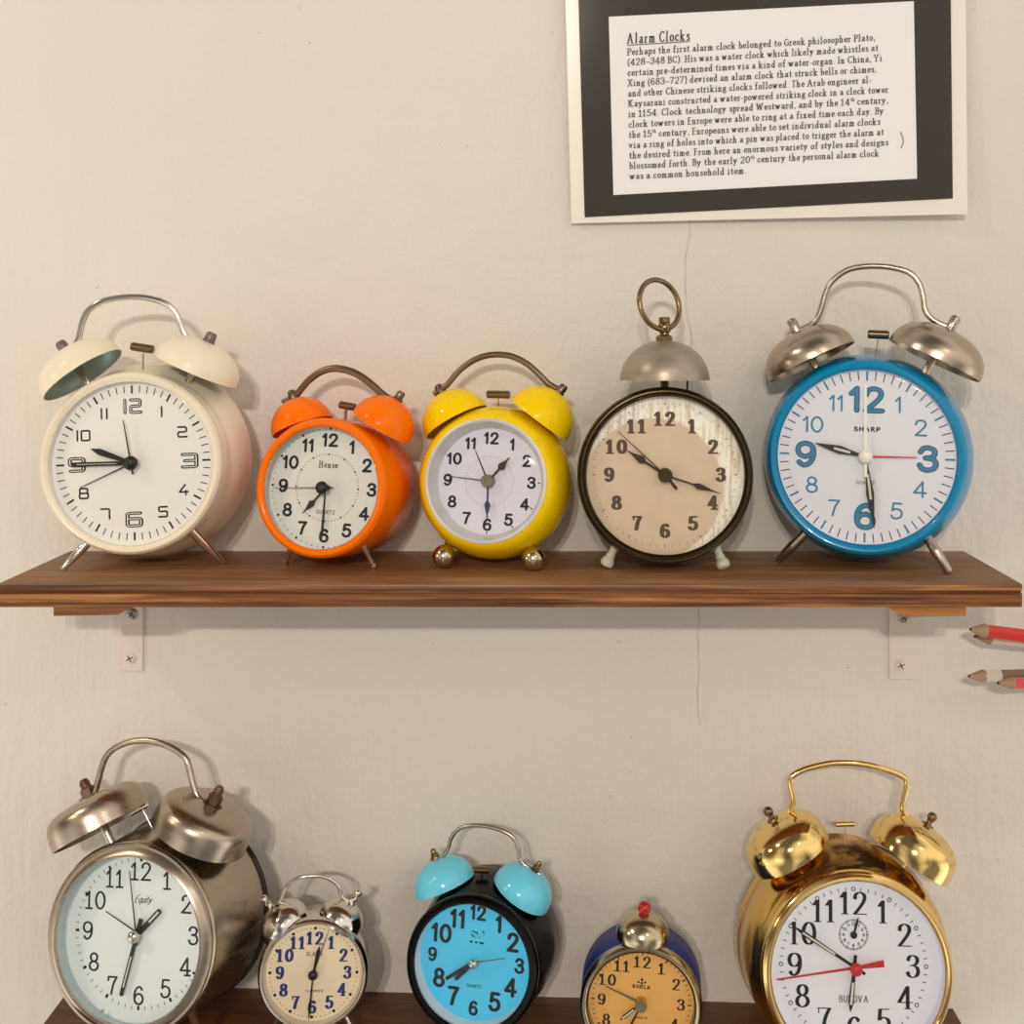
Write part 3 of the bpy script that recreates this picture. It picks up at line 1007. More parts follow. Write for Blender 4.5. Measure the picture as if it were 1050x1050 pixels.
# ------------------------------------------------------------------ information card
def make_card():
    # corners in frame pixels, all on a sheet a few millimetres off the wall
    Y = -.004
    def bil(q, s, t):
        (ax, ay), (bx, by), (cx, cy), (dx, dy) = q   # TL TR BR BL
        return ((ax * (1 - s) + bx * s) * (1 - t) + (dx * (1 - s) + cx * s) * t, (ay * (1 - s) + by * s) * (1 - t) + (dy * (1 - s) + cy * s) * t)

    def lift(px, py):
        # the sheet curls gently off the wall towards its lower right corner
        u = max(0, (px - 620) / 380)
        v = max(0, (py - 40) / 190)
        return Y - .006 * u * u * v

    def P(px, py, e=0):
        return on_y(px, py, lift(px, py) - e)
    lam = [(579, -34), (990, -52), (992, 219.5), (586, 229)]
    blk = [(592.3, -28), (974.5, -44), (977, 203.5), (599.5, 222.8)]
    wht = [(624.2, 17.2), (937, 1.2), (940.4, 183.2), (629, 200)]
    base = P(785, 228)
    root = empty('information_card', base, 'black-bordered laminated text card titled Alarm Clocks on the wall at upper right', 'sign')

    def sheet(quad, e, thick, name, mm, n=14):
        b = MB()
        vs, fs = [], []
        for k in (0, 1):
            for i in range(n + 1):
                for j in range(n + 1):
                    vs.append(P(*bil(quad, j / n, i / n), e - k * thick))
        m_ = n + 1
        o = m_ * m_
        for i in range(n):
            for j in range(n):
                a = i * m_ + j
                fs.append((a, a + m_, a + m_ + 1, a + 1))
                fs.append((o + a, o + a + 1, o + a + m_ + 1, o + a + m_))
        rim = [j for j in range(n)] + [j * m_ + n for j in range(n)] + [n * m_ + n - j for j in range(n)] + [(n - j) * m_ for j in range(n)]
        for a, c in zip(rim, rim[1:] + rim[:1]):
            fs.append((a, c, o + c, o + a))
        b.add(vs, fs)
        return b.build(name, mm, root, base=base)
    sheet(lam, 0, .0003, 'backing_sheet', M['margin'])
    sheet(blk, .0004, .0003, 'black_border', M['black_card'])
    sheet(wht, .0008, .0003, 'text_panel', M['paper'])
    # printing
    lines = [('Perhaps the first alarm clock belonged to Greek philosopher Plato,', 775), ('(428~348 BC). His was a water clock which likely made whistles at', 783),
             ('certain pre-determined times via a kind of water-organ. In China, Yi', 793), ('Xing (683~727) devised an alarm clock that struck bells or chimes,', 778),
             ('and other Chinese striking clocks followed. The Arab engineer al-', 766), ('Kaysarani constructed a water-powered striking clock in a clock tower', 808),
             ('in 1154. Clock technology spread Westward, and by the 14^th^ century,', 808), ('clock towers in Europe were able to ring at a fixed time each day. By', 797),
             ('the 15^th^ century, Europeans were able to set individual alarm clocks', 788), ('via a ring of holes into which a pin was placed to trigger the alarm at', 797),
             ('the desired time. From here an enormous variety of styles and designs', 808), ('blossomed forth. By the early 20^th^ century the personal alarm clock', 785),
             ('was a common household item.', 452)]
    S = 2.442
    up = (-.0597, 1.0)
    st = Style(.08, .042, .8, sub=3, sides=6, space=.1)
    b = MB()

    def put(text, xl, yl, xr, h, sty, sl=-.0597):
        ps, wd = layout(text, sty)
        k = (xr - xl) / wd
        for p in ps:
            pts = []
            for gx, gy in p:
                X = xl + gx * k + gy * h * .02
                Yp = yl + gx * k * sl - gy * h
                pts.append(P(580 + X / S, Yp / S, .00115))
            b.add(pts, [tuple(range(len(pts)))])
    for i, (t, xr) in enumerate(lines):
        put(t, 154 + 6 * i / 12, 138.5 + 25.9 * i, xr, 17.5, st, -.0597 + .0008 * i)
    tt = Style(.095, .025, .7, sub=4, sides=8, space=.13)
    put('Alarm Clocks', 154, 110, 311, 27, tt, -.057)
    q = [(154, 114.5), (311, 104.5), (311, 102.8), (154, 112.8)]
    b.add([P(580 + x / S, y / S, .00115) for x, y in q], [(0, 1, 2, 3)])
    arc = [(838, 330), (844, 345), (845, 358), (839, 372)]
    arc = spline(arc, 5)
    for (xa, ya), (xb, yb) in zip(arc[:-1], arc[1:]):
        b.add([P(580 + x / S, y / S, .00115) for x, y in ((xa - 1, ya), (xa + 1, ya), (xb + 1, yb), (xb - 1, yb))], [(0, 1, 2, 3)])
    b.build('printed_text', M['ink'], root, base=base)
    sheet(lam, .0014, .0002, 'clear_laminate', M['laminate'])


make_card()


# ------------------------------------------------------------------ pencils at the right
def make_pencil(tip_px, y_tip, ang_px, rad, paint, label, cone=.0088, length=.150, bare=0, wood=(164, 136, 108)):
    """pencil pointing left, its far end resting on the wall"""
    tip = on_y(tip_px[0], tip_px[1], y_tip)
    dx = math.cos(ang_px)
    dz = -math.sin(ang_px)
    dy = (-.0045 - y_tip) / length
    ax = Vector((dx, dy, dz)).normalized()
    base = tip + ax * length
    root = empty('pencil', base, label, 'pencil', 'pencils sticking in from the right edge')
    pm = mat('pencil_paint', paint, .35, coat=.3)
    wm = mat('pencil_wood', wood, .6, var=.15, scale=300)
    b = MB()
    b.lathe([(rad, cone), (rad, length), (0, length)], tip, ax, 6)
    b.build('painted_shaft', pm, root, base=base, sharp=20)
    b = MB()
    b.lathe([(.0009, cone * .12), (rad * .99, cone * .98), (rad * .99, cone + .001)], tip, ax, 18)
    b.build('sharpened_wood', wm, root, base=base)
    b = MB()
    b.lathe([(0, 0), (.0004, .0004), (.0010, cone * .15)], tip, ax, 12)
    b.build('lead', M['ink'], root, base=base)
    if bare:
        b = MB()
        b.lathe([(rad * 1.03, cone * 1.0), (rad * 1.03, cone + bare)], tip, ax, 6)
        b.build('bare_band', mat('bare_white_paint', (214, 202, 190), .6, var=.12, scale=400), root, base=base, sharp=20)


make_pencil((998, 652.5), -.022, .14, .0033, (214, 200, 184), 'whitish pencil lying close under the top red pencil', bare=0)
make_pencil((993.5, 645), -.032, .16, .0039, (206, 44, 26), 'red pencil with a thick sharpened point, topmost of the four pencils')
make_pencil((992, 693.5), -.029, .02, .0034, (128, 106, 82), 'brown pencil with a white bare patch behind its point', bare=.010)
make_pencil((1022, 700.5), -.036, .05, .0033, (216, 72, 74), 'pink-red pencil below the brown one, its short tip furthest right', cone=.0085)


# ------------------------------------------------------------------ clocks
class Clock:
    def __init__(self, crop, C, front, R, yaw, tilt, roll, shelf, depth, recess, label, name='alarm_clock'):
        self.ox, self.oy, self.s = crop
        self.R, self.depth, self.recess, self.shelf = R, depth, recess, shelf
        O = on_y(self.ox + C[0] / self.s, self.oy + C[1] / self.s, front)
        a, t, r = (math.radians(x) for x in (yaw, tilt, roll))
        U = Vector((math.cos(a), math.sin(a), 0))
        Nn = Vector((math.sin(a), -math.cos(a), 0))
        Z = Vector((0, 0, 1))
        W = Nn * math.cos(t) + Z * math.sin(t)
        V = Z * math.cos(t) - Nn * math.sin(t)
        U, V = U * math.cos(r) - V * math.sin(r), V * math.cos(r) + U * math.sin(r)
        self.F = Matrix(((U.x, V.x, W.x, O.x), (U.y, V.y, W.y, O.y), (U.z, V.z, W.z, O.z), (0, 0, 0, 1)))
        self.Fi = self.F.inverted()
        mid = self.F @ Vector((0, 0, -depth / 2))
        self.base = Vector((mid.x, mid.y, shelf_z(mid.x, shelf)))
        self.root = empty(name, self.base, label, 'alarm clock', 'alarm clocks on the two shelves')
        d = (O.y + DIST) + recess
        self.k = d / (FPX * self.s)      # metres per crop pixel at the dial
        self.wd = -recess                # dial plane
        self.dc = (0, 0)                 # dial centre

    def px(self, x, y, w):
        """crop pixel -> local point on the plane w"""
        o = self.Fi @ Vector((0, -DIST, EYE))
        d = self.Fi.to_3x3() @ ray(self.ox + x / self.s, self.oy + y / self.s)
        t = (w - o.z) / d.z
        return o + d * t

    def put(self, b, name, mats, parent=None, **k):
        return b.build(name, mats, parent or self.root, frame=self.F, base=self.base, **k)

    def case(self, prof, m, extra=None):
        b = MB()
        b.lathe([(r * self.R, w * self.depth) for r, w in prof], n=96)
        return self.put(b, 'case', m)

    def bezel(self, prof, m):
        b = MB()
        b.lathe([(r * self.R, w * .001) for r, w in prof], n=96)
        return self.put(b, 'bezel', m)

    def inner_ring(self, r0, r1, m, w0=-.0012):
        b = MB()
        b.lathe([(r0, w0), (r1, self.wd)], n=96)
        return self.put(b, 'inner_ring', m)

    def glass(self, r, sag=.001, w=-.0012):
        b = MB()
        b.lathe([(r * math.sin(i / 10 * math.pi / 2), w + sag * math.cos(i / 10 * math.pi / 2)) for i in range(11)], n=72)
        return self.put(b, 'crystal', M['glass'])

    def start_dial(self, r, n=96):
        self.db = MB()
        self.rd = r
        self.db.add([(r * math.cos(2 * math.pi * i / n), r * math.sin(2 * math.pi * i / n), self.wd) for i in range(n)], [tuple(range(n))], 0)
        self.wm = self.wd + .00012

    def polar(self, hour, r):
        a = hour / 12 * 2 * math.pi
        return (math.sin(a) * r, math.cos(a) * r)

    def ticks(self, r0, r1, w_min, r0h=None, w_h=None, mi=1, skip=None, mih=None):
        for i in range(60):
            h = i % 5 == 0
            if skip and skip(i):
                continue
            a = i / 60 * 2 * math.pi
            ra = (r0h if (h and r0h is not None) else r0)
            hw = (w_h if (h and w_h) else w_min) / 2
            s, c = math.sin(a), math.cos(a)
            self.db.flat_poly([(s * ra - c * hw, c * ra + s * hw), (s * ra + c * hw, c * ra - s * hw), (s * r1 + c * hw, c * r1 - s * hw), (s * r1 - c * hw, c * r1 + s * hw)][::-1],
                              self.wm, mih if (h and mih) else mi)

    def dots(self, r, rad, n=60, rad_h=None, mi=1, only=None):
        for i in range(n):
            h = (i * 60 // n) % 5 == 0
            rr = rad_h if (h and rad_h is not None) else rad
            if rr <= 0 or (only and not only(i)):
                continue
            a = i / n * 2 * math.pi
            self.dot((math.sin(a) * r, math.cos(a) * r), rr, mi)

    def dot(self, c, rr, mi=1, lift=0):
        self.db.flat_poly([(c[0] + rr * math.cos(t * math.pi / 5), c[1] + rr * math.sin(t * math.pi / 5)) for t in range(10)], self.wm + lift, mi)

    def numerals(self, r, h, st, mi=1, hours=range(1, 13), lift=0, hs=None, rs=None):
        for n in hours:
            hh = (hs or {}).get(n, h)
            rr = (rs or {}).get(n, r)
            write(self.db, str(n), self.polar(n, rr), hh, st, self.wm + lift, mi)

    def text(self, t, c, h, st, mi=1, width=None, lift=0):
        write(self.db, t, c, h, st, self.wm + lift, mi, width)

    def end_dial(self, mats):
        rr = self.rd
        return self.put(self.db, 'dial', mats, uvfun=lambda p: (p[0] / rr, p[1] / rr))

    def hand(self, name, tip, level, width, m, kind='bar', tail=None, lume=None, wt=None):
        """a hand from the dial centre to a crop pixel; width in crop px"""
        w = self.wd + .0012 + level * .0008
        p = self.px(tip[0], tip[1], w)
        k = self.k
        L = math.hypot(p.x, p.y)
        ux, uy = p.x / L, p.y / L
        vx, vy = -uy, ux
        hw = width * k / 2
        tl = (tail or 0) * k
        q = lambda s, t: (ux * s + vx * t, uy * s + vy * t)
        if kind == 'bar':
            sh = [q(-tl, hw), q(-tl, -hw), q(L * .97, -hw), q(L, 0), q(L * .97, hw)]
        elif kind == 'thin':
            sh = [q(-tl, hw * 1.3), q(-tl, -hw * 1.3), q(L, -hw * .6), q(L, hw * .6)]
        elif kind == 'dauphine':
            sh = [q(-tl, hw * .5), q(-tl, -hw * .5), q(L * .12, -hw * .35), q(L * .52, -hw), q(L, -hw * .06), q(L, hw * .06), q(L * .52, hw), q(L * .12, hw * .35)]
        elif kind == 'leaf':      # thin stem, leaf in the outer half, needle tip
            s = hw * .28
            sh = [q(-tl, s), q(-tl, -s), q(L * .50, -s), q(L * .60, -hw), q(L * .68, -hw * .8), q(L * .86, -s * .8), q(L, -s * .3), q(L, s * .3), q(L * .86, s * .8), q(L * .68, hw * .8), q(L * .60, hw), q(L * .50, s)]
        elif kind == 'spear':     # swelling bar
            sh = [q(-tl, hw * .6), q(-tl, -hw * .6), q(L * .1, -hw * .55), q(L * .8, -hw), q(L, -hw * .1), q(L, hw * .1), q(L * .8, hw), q(L * .1, hw * .55)]
        elif kind == 'wedge':     # long needle with a wide counterweight
            sh = [q(-tl, hw * 3.6), q(-tl, -hw * 3.6), q(0, -hw * 1.2), q(L, -hw * .7), q(L, hw * .7), q(0, hw * 1.2)]
        b = MB()
        b.slab(sh[::-1] if False else sh, w - .0002, w + .0002)
        mats = [m]
        if lume:
            mats.append(M['lume'])
            a0, a1, f = lume
            b.flat_poly([q(L * a0, hw * f), q(L * a0, -hw * f), q(L * a1, -hw * f), q(L * a1, hw * f)], w + .00026, 1)
        return self.put(b, name, mats, sharp=20)

    def hub(self, r_px, m, top=.0055, round_=True):
        r = r_px * self.k
        b = MB()
        w0 = self.wd
        if round_:
            b.lathe([(r * .5, w0), (r * .5, w0 + top - r * .4), (r, w0 + top - r * .4), (r * .95, w0 + top - r * .1), (r * .6, w0 + top + r * .25), (0, w0 + top + r * .4)], n=28)
        else:
            b.lathe([(r, w0), (r, w0 + top - .0004), (r * .9, w0 + top), (r * .45, w0 + top), (r * .4, w0 + top - .0003), (0, w0 + top - .0003)], n=28)
        return self.put(b, 'hand_hub', m)

    def bell(self, c, r_px, theta, h_ratio, m, wb, n_exp=2.0, under=0, knob='capsule', km=None, knob_px=20, post=True, post_m=None, lean=0, inner=None, post_r=None, knob_len=2.6):
        P = self.px(c[0], c[1], wb)
        dist = (self.F @ P).y + DIST
        k = dist / (FPX * self.s)
        R = r_px * k
        H = R * h_ratio
        th = math.radians(theta)
        ln = math.radians(lean)
        A = Vector((math.sin(th) * math.cos(ln), math.cos(th) * math.cos(ln), math.sin(ln)))
        out = []
        for i in range(19):
            ph = math.radians(-under) + (math.pi / 2 + math.radians(under)) * i / 18
            cx, sy = math.cos(ph), math.sin(ph)
            r = R * abs(cx) ** (2 / n_exp) if i < 18 else 0
            out.append((r, H * math.copysign(abs(sy) ** (2 / n_exp), sy)))
        t = .0007
        inn = [(max(0, r - t), h - t * .9 if h > t else h) for r, h in out]
        b = MB()
        b.lathe(out, P, A, 56, 0)
        b.lathe([out[0], (inn[0][0], out[0][1])], P, A, 56, 0)
        b.lathe(inn, P, A, 56, 1)
        bell = self.put(b, 'bell', [m, inner or m])
        apex = P + A * H
        km = km or M['bronze']
        q = knob_px * k
        b = MB()
        if knob == 'capsule':
            L = q * knob_len
            b.lathe([(q * 1.15, -.0004), (q * 1.15, .0008), (q, .0010), (q, L - q * .5), (q * .75, L - q * .1), (0, L)], apex, A, 24)
        elif knob == 'ball':
            b.lathe([(q * 1.3, -.0004), (q * 1.2, .0006), (q * .6, .0009), (q * .6, q * 1.0)] + [(q * math.sin(j / 10 * math.pi), q * 1.8 - q * math.cos(j / 10 * math.pi)) for j in range(1, 10)] + [(0, q * 2.8)], apex, A, 24)
        elif knob == 'cap':
            b.lathe([(q * .7, -.001), (q * .7, q * .1)] + [(q * math.sin(.8 + j / 10 * (math.pi - .8)), q * .75 - q * math.cos(.8 + j / 10 * (math.pi - .8))) for j in range(0, 10)] + [(0, q * 1.75)], apex, A, 24)
        elif knob == 'double':
            b.lathe([(q * 1.2, -.0004), (q * .8, .0006), (q * .7, q * .8), (q * .9, q * 1.4), (q * .5, q * 2.0)] + [(q * math.sin(.5 + j / 10 * (math.pi - .5)), q * 2.9 - q * math.cos(.5 + j / 10 * (math.pi - .5))) for j in range(0, 10)] + [(0, q * 3.9)], apex, A, 24)
        elif knob == 'nut':
            b.lathe([(q * 1.5, -.0004), (q * 1.5, .0006), (q * 1.1, .0006), (q * 1.1, q * 1.4), (q * .8, q * 1.7)], apex, A, 6)
            b.lathe([(q * .75, q * 1.4), (q * .75, q * 2.4), (q * .5, q * 2.9), (0, q * 3.0)], apex, A, 20)
        if knob:
            self.put(b, 'knob', km, bell)
        if post:
            b = MB()
            pr = post_r or R * .085
            ta = P + A * H * .9
            d2 = Vector((P.x, P.y, 0)).normalized()
            tb = d2 * (self.R * .93) + Vector((0, 0, wb))
            b.tube([ta, tb], pr, 16)
            self.put(b, 'bell_post', post_m or M['satin'], bell)
        return bell, apex, A, k

    def handle(self, pts, thick, m, wb, flat=1.0):
        P = [self.px(x, y, wb) for x, y in pts]
        dist = (self.F @ P[len(P) // 2]).y + DIST
        k = dist / (FPX * self.s)
        b = MB()
        b.tube(spline([tuple(p) for p in P], 6), thick * k / 2 * 1.13, 14, flat=flat)
        return self.put(b, 'handle', m)

    def hammer(self, p0, p1, r_px, stem, m, wb, stem_m=None):
        a, c = self.px(p0[0], p0[1], wb), self.px(p1[0], p1[1], wb)
        k = ((self.F @ a).y + DIST) / (FPX * self.s)
        r = r_px * k
        ax = (c - a).normalized()
        L = (c - a).length
        b = MB()
        b.lathe([(0, 0), (r * .8, 0), (r, r * .25), (r, L - r * .25), (r * .8, L), (0, L)], a, ax, 20)
        h = self.put(b, 'hammer', m)
        if stem:
            s0, s1 = self.px(stem[0][0], stem[0][1], wb), self.px(stem[1][0], stem[1][1], wb)
            dd = (s1 - s0).normalized() * .006
            b = MB()
            b.tube([s0, s1 + dd], stem[2] * k / 2, 10)
            self.put(b, 'hammer_arm', stem_m or m, h)
        return h

    def leg(self, top, tip, w, prof, m, tip_h=0.0):
        """leg from a crop pixel on the plane w to where the tip pixel meets the shelf; prof = radii along it"""
        a = self.F @ self.px(top[0], top[1], w)
        c = on_shelf(self.ox + tip[0] / self.s, self.oy + tip[1] / self.s, self.shelf)
        c = c + Vector((0, 0, prof[-1][1] * .55 + tip_h))
        ax = c - a
        L = ax.length
        ax.normalize()
        b = MB()
        L += .004
        b.lathe([(r, f * L) for f, r in [(p[0], p[1]) for p in prof]] + [(0, L)], a - ax * .004, ax, 24)
        return b.build('leg', m, self.root, base=self.base)


TAPER = [(0, .0024), (.45, .0024), (.55, .0023), (.98, .0013), (1.0, .0010)]

# ---- 1 cream-white clock -----------------------------------------------------------------------
c = Clock((20, 290, 3.387), (381, 627), -.060, .0470, 0, 3, -2.2, UPPER, .042, .006,
          'cream-white twin-bell alarm clock with square-cut numerals, first on the upper shelf')
c.case([(.90, -.02), (.97, -.10), (1.0, -.16), (1.01, -.34), (.985, -.36), (.99, -.39), (1.05, -.50), (1.10, -.70), (1.125, -.90), (1.125, -.97), (1.08, -1.0), (0, -1.0)], M['cream'])
c.bezel([(1.0, -7), (1.005, -3), (.99, -1), (.965, 0), (.94, -.2), (.915, -1.0), (.90, -1.6)], M['cream'])
c.inner_ring(.905 * c.R, .91 * c.R, M['d_white'])
c.start_dial(.915 * c.R)
k = c.k
c.ticks(244 * k, 268 * k, 3.2 * k, 240 * k, 6.5 * k)
sq = Style(.045, .045, table=SQ, space=.2)
sqb = Style(.10, .10, table=SQ, wide=1.0, space=.16)
sqi = Style(.10, .10, table=SQ, wide=1.0, space=.16, grow=-.075)
for n in range(1, 13):
    if n % 3 == 0:
        write(c.db, str(n), c.polar(n, 196 * k), 54 * k, sqb, c.wm, 1, width=(72 if n == 12 else 62) * k)
        write(c.db, str(n), c.polar(n, 196 * k), 54 * k, sqi, c.wm + .00016, 0, width=(72 if n == 12 else 62) * k)
    else:
        write(c.db, str(n), c.polar(n, 200 * k), 40 * k, Style(.075, .075, table=SQ, wide=1.2, space=.2), c.wm, 1)
c.end_dial([M['d_white'], M['ink']])
c.hand('alarm_hand', (210, 712), 0, 4, M['hand'], 'thin', tail=0)
c.hand('hour_hand', (248, 577), 1, 22, M['hand'], 'spear')
c.hand('minute_hand', (178, 632), 2, 15, M['hand'], 'bar', tail=20, lume=(.25, .9, .14))
c.hand('second_hand', (360, 477), 3, 5, M['hand'], 'thin', tail=40)
c.hub(25, M['hand'])
c.glass(.912 * c.R)
wb = -.020
c.bell((221, 321), 152, -34, .72, M['cream'], wb, 2.2, knob='capsule', km=M['mauve'], knob_px=19, knob_len=1.9, inner=M['mint'])
c.bell((611, 305), 152, 26, .72, M['cream'], wb, 2.2, knob='capsule', km=M['mauve'], knob_px=19, knob_len=1.9, inner=M['mint'])
c.handle([(150, 232), (185, 222), (205, 195), (218, 140), (240, 95), (285, 65), (340, 52), (400, 48), (460, 55), (515, 75), (545, 110), (570, 170), (598, 208), (655, 230)], 20, M['chrome'], wb)
c.hammer((388, 220), (465, 232), 15, ((430, 240), (428, 314), 7), M['bronze'], wb, M['chrome'])
c.leg((236, 903), (147, 1002), -.010, TAPER, M['chrome'])
c.leg((603, 866), (710, 981), -.010, TAPER, M['chrome'])

# ---- 2 orange clock ----------------------------------------------------------------------------
c = Clock((250, 360, 4.375), (338, 613), -.058, .0362, -13, 7, 1.0, UPPER, .048, .010,
          'orange twin-bell alarm clock with orange bells, between the cream-white and yellow clocks')
c.case([(.90, -.03), (.985, -.05), (1.0, -.10), (1.015, -.5), (1.0, -.94), (.95, -1.0), (0, -1.0)], M['orange'])
c.bezel([(1.0, -5), (1.0, -2.6), (.985, -.9), (.95, 0), (.91, -.1), (.885, -.8), (.87, -2)], M['orange'])
c.inner_ring(.875 * c.R, .93 * c.R, M['r_ice'])
c.start_dial(.94 * c.R)
k = c.k
c.dots(264 * k, 2.6 * k, 60, 6 * k)
c.dots(149 * k, 2.4 * k, 60, 4.5 * k)
c.numerals(213 * k, 62 * k, Style(.104, .092, wide=.95, space=.11))
c.text('Hense', (0, 103 * k), 30 * k, Style(.09, .045, .8, sides=8), 1, 92 * k)
c.text("QUARTZ", (0, -108 * k), 18 * k, Style(.06, .06), 1, 92 * k)
c.end_dial([M['d_grey'], M['ink']])
c.hand('hour_hand', (263, 728), 0, 30, M['hand'], 'leaf')
c.hand('minute_hand', (348, 848), 1, 11, M['hand'], 'spear')
c.hand('second_hand', (135, 613), 3, 4.5, M['hand'], 'thin', tail=42)
c.hub(29, M['hand'], .008)
c.glass(.885 * c.R)
wb = -.024
kw = dict(km=M['bronze'], knob='capsule', knob_px=19, knob_len=2.2)
c.bell((264, 342), 140, -23, .98, M['orange'], wb, 2.0, **kw)
c.bell((617, 340), 146, 29, .98, M['orange'], wb, 2.0, **kw)
c.handle([(175, 232), (205, 218), (240, 192), (285, 138), (340, 96), (400, 78), (460, 85), (520, 110), (580, 155), (635, 203), (705, 240)], 17, M['bronze'], wb, flat=1.7)
c.hammer((430, 240), (500, 252), 17, ((458, 255), (455, 314), 14), M['bronze'], wb)
ORL = [(0, .0017), (.45, .0017), (.5, .0014), (.86, .0012), (.88, .0017), (.97, .0017), (1.0, .0012)]
c.leg((210, 892), (186, 962), -.012, ORL, M['chrome'])
c.leg((530, 863), (584, 976), -.012, ORL, M['chrome'])

# ---- 3 yellow clock ----------------------------------------------------------------------------
c = Clock((420, 350, 4.2), (326, 600), -.056, .0408, -10, 9, .8, UPPER, .046, .009,
          'yellow round-bodied twin-bell alarm clock standing on two brass ball feet')
c.case([(.745, -.035), (.79, 0.0), (.84, -.02), (.90, -.12), (.96, -.26), (.995, -.42), (1.0, -.52), (.99, -.62), (.94, -.78), (.84, -.92), (.70, -1.0), (0, -1.0)], M['yellow'])
c.bezel([(.80, -1.2), (.795, .6), (.775, .9), (.755, .5), (.745, -1.5)], M['r_grey'])
c.inner_ring(.75 * c.R, .68 * c.R, M['r_grey'])
c.start_dial(.69 * c.R)
k = c.k
c.dots(106 * k, 1.6 * k, 60, 2.2 * k, mi=2)
c.ticks(212 * k, 224 * k, 2.4 * k, 214 * k, 5 * k, skip=lambda i: i not in (15, 20, 25, 30))
c.numerals(185 * k, 53 * k, Style(.105, .09, wide=.92, space=.12))
c.end_dial([M['d_lilac'], M['ink'], M['ink_grey']])
c.hand('second_hand', (165, 580), 0, 4, M['hand'], 'thin')
c.hand('hour_hand', (430, 500), 1, 34, M['hand_brown'], 'leaf')
c.hand('alarm_hand', (332, 770), 2, 26, M['hand_blue'], 'leaf')
c.hand('minute_hand', (283, 470), 3, 6, M['hand_brown'], 'thin')
c.hub(27, M['hand_grey'], .006, False)
c.glass(.745 * c.R, .0025)
wb = -.022
c.bell((204, 349), 148, -31, .98, M['yellow'], wb, 2.0, **kw)
c.bell((557, 339), 150, 35, .98, M['yellow'], wb, 2.0, **kw)
c.handle([(105, 228), (160, 188), (210, 130), (270, 85), (330, 62), (390, 57), (450, 68), (510, 100), (560, 145), (605, 188), (665, 218)], 16, M['bronze'], wb, flat=1.5)
c.hammer((333, 228), (432, 230), 17, ((382, 235), (382, 300), 6), M['brassy'], wb)
for fxp, fyp in ((148, 968), (533, 979)):
    p = on_shelf(420 + fxp / 4.2, 350 + fyp / 4.2 + 2.0, UPPER)
    r = .0061
    b = MB()
    b.lathe([(0, -r)] + [(r * math.sin(i / 16 * math.pi), -r * math.cos(i / 16 * math.pi)) for i in range(1, 16)] + [(0, r)], (p.x, p.y, p.z + r), (0, 0, 1), 36)
    q = c.F @ Vector((c.R * (-.5 if fxp < 300 else .5), -c.R * .72, -.018))
    b.tube([(p.x, p.y, p.z + r), q], .0024, 12)
    b.build('ball_foot', M['oldnickel'], c.root, base=c.base)

# ---- 4 tan single-bell clock -------------------------------------------------------------------
c = Clock((590, 390, 5.526), (511, 539), -.062, .0452, 0, 2, 0, UPPER, .036, .005,
          'single-bell alarm clock with tan dial, dark brass rim and a carrying ring on top')
c.case([(.90, -.02), (.97, -.06), (.985, -.14), (.95, -.2), (.94, -.3), (.97, -.34), (.97, -.85), (.90, -1.0), (0, -1.0)], M['olive'])
c.bezel([(.96, -6), (1.0, -4.5), (1.005, -2.5), (.985, -1), (.975, -1.2), (.965, -.1), (.95, 0), (.93, -.8), (.92, -2.2)], M['olive'])
c.inner_ring(.92 * c.R, .93 * c.R, M['r_dark'])
c.start_dial(.935 * c.R)
k = c.k
st = Style(.15, .06, .35, wide=.78, space=.08, ball=.09)
c.numerals(316 * k, 82 * k, st, 1)
c.ticks(398 * k, 410 * k, 2.5 * k, 394 * k, 5 * k, mi=1)
c.end_dial([M['d_glare'], M['ink_soft']])
c.hand('alarm_hand', (243, 290), 0, 6, M['hand_brown'], 'thin')
c.hand('hour_hand', (290, 395), 1, 46, M['hand_brown'], 'leaf')
c.hand('minute_hand', (822, 641), 2, 34, M['hand_brown'], 'leaf')
c.hand('second_hand', (576, 617), 3, 17, M['hand_brown'], 'bar')
c.hub(40, M['olive'], .0055, False)
c.glass(.922 * c.R, .0018)
c.ox, c.oy, c.s = 580, 280, 3.281
wb = -.016
bell, apex, A, kk = c.bell((333, 361), 151, 0, .90, M['bellgrey'], wb, 2.0, knob=None, post=False, inner=M['mint'])
b = MB()
b.tube([apex - A * .012, A * c.R * .94 + Vector((apex.x, 0, apex.z))], .0021, 18)
c.put(b, 'bell_post', M['olive'], bell)
b = MB()
p0 = c.px(411, 350, wb)
b.tube([p0, p0 + Vector((-.0005, -.010, 0))], .0006, 8)
c.put(b, 'hammer', M['olive'])
b = MB()
u = kk
b.lathe([(30 * u, -.0006), (30 * u, 12 * u), (24 * u, 14 * u), (16 * u, 19 * u)], apex, A, 6)
b.lathe([(16 * u, 12 * u), (15 * u, 22 * u), (22 * u, 32 * u), (24 * u, 42 * u), (21 * u, 52 * u), (17 * u, 58 * u), (19 * u, 60 * u), (19 * u, 74 * u), (16 * u, 77 * u), (0, 77 * u)], apex, A, 28)
fin = c.put(b, 'finial', M['brassy'])
b = MB()
piv = apex + A * (42 * u)
dirn = Vector((-.20, .98, -.10)).normalized()
side = Vector((.74, .30, -.60))
side = (side - dirn * side.dot(dirn)).normalized()
RR = 86 * u
cen = piv + dirn * RR * .93
b.tube([cen + dirn * RR * math.cos(t / 48 * 2 * math.pi) + side * RR * math.sin(t / 48 * 2 * math.pi) for t in range(48)], 9 * u, 12, closed=True)
c.put(b, 'carrying_ring', M['brassy'])
CRL = [(0, .0026), (.2, .0027), (.26, .0021), (.5, .0020), (.58, .0026), (.66, .0024), (.72, .0032), (.85, .0037), (.95, .0034), (1.0, .0024)]
c.leg((165, 925), (134, 994), -.012, CRL, M['legcream'])
c.leg((508, 925), (535, 1002), -.012, CRL, M['legcream'])

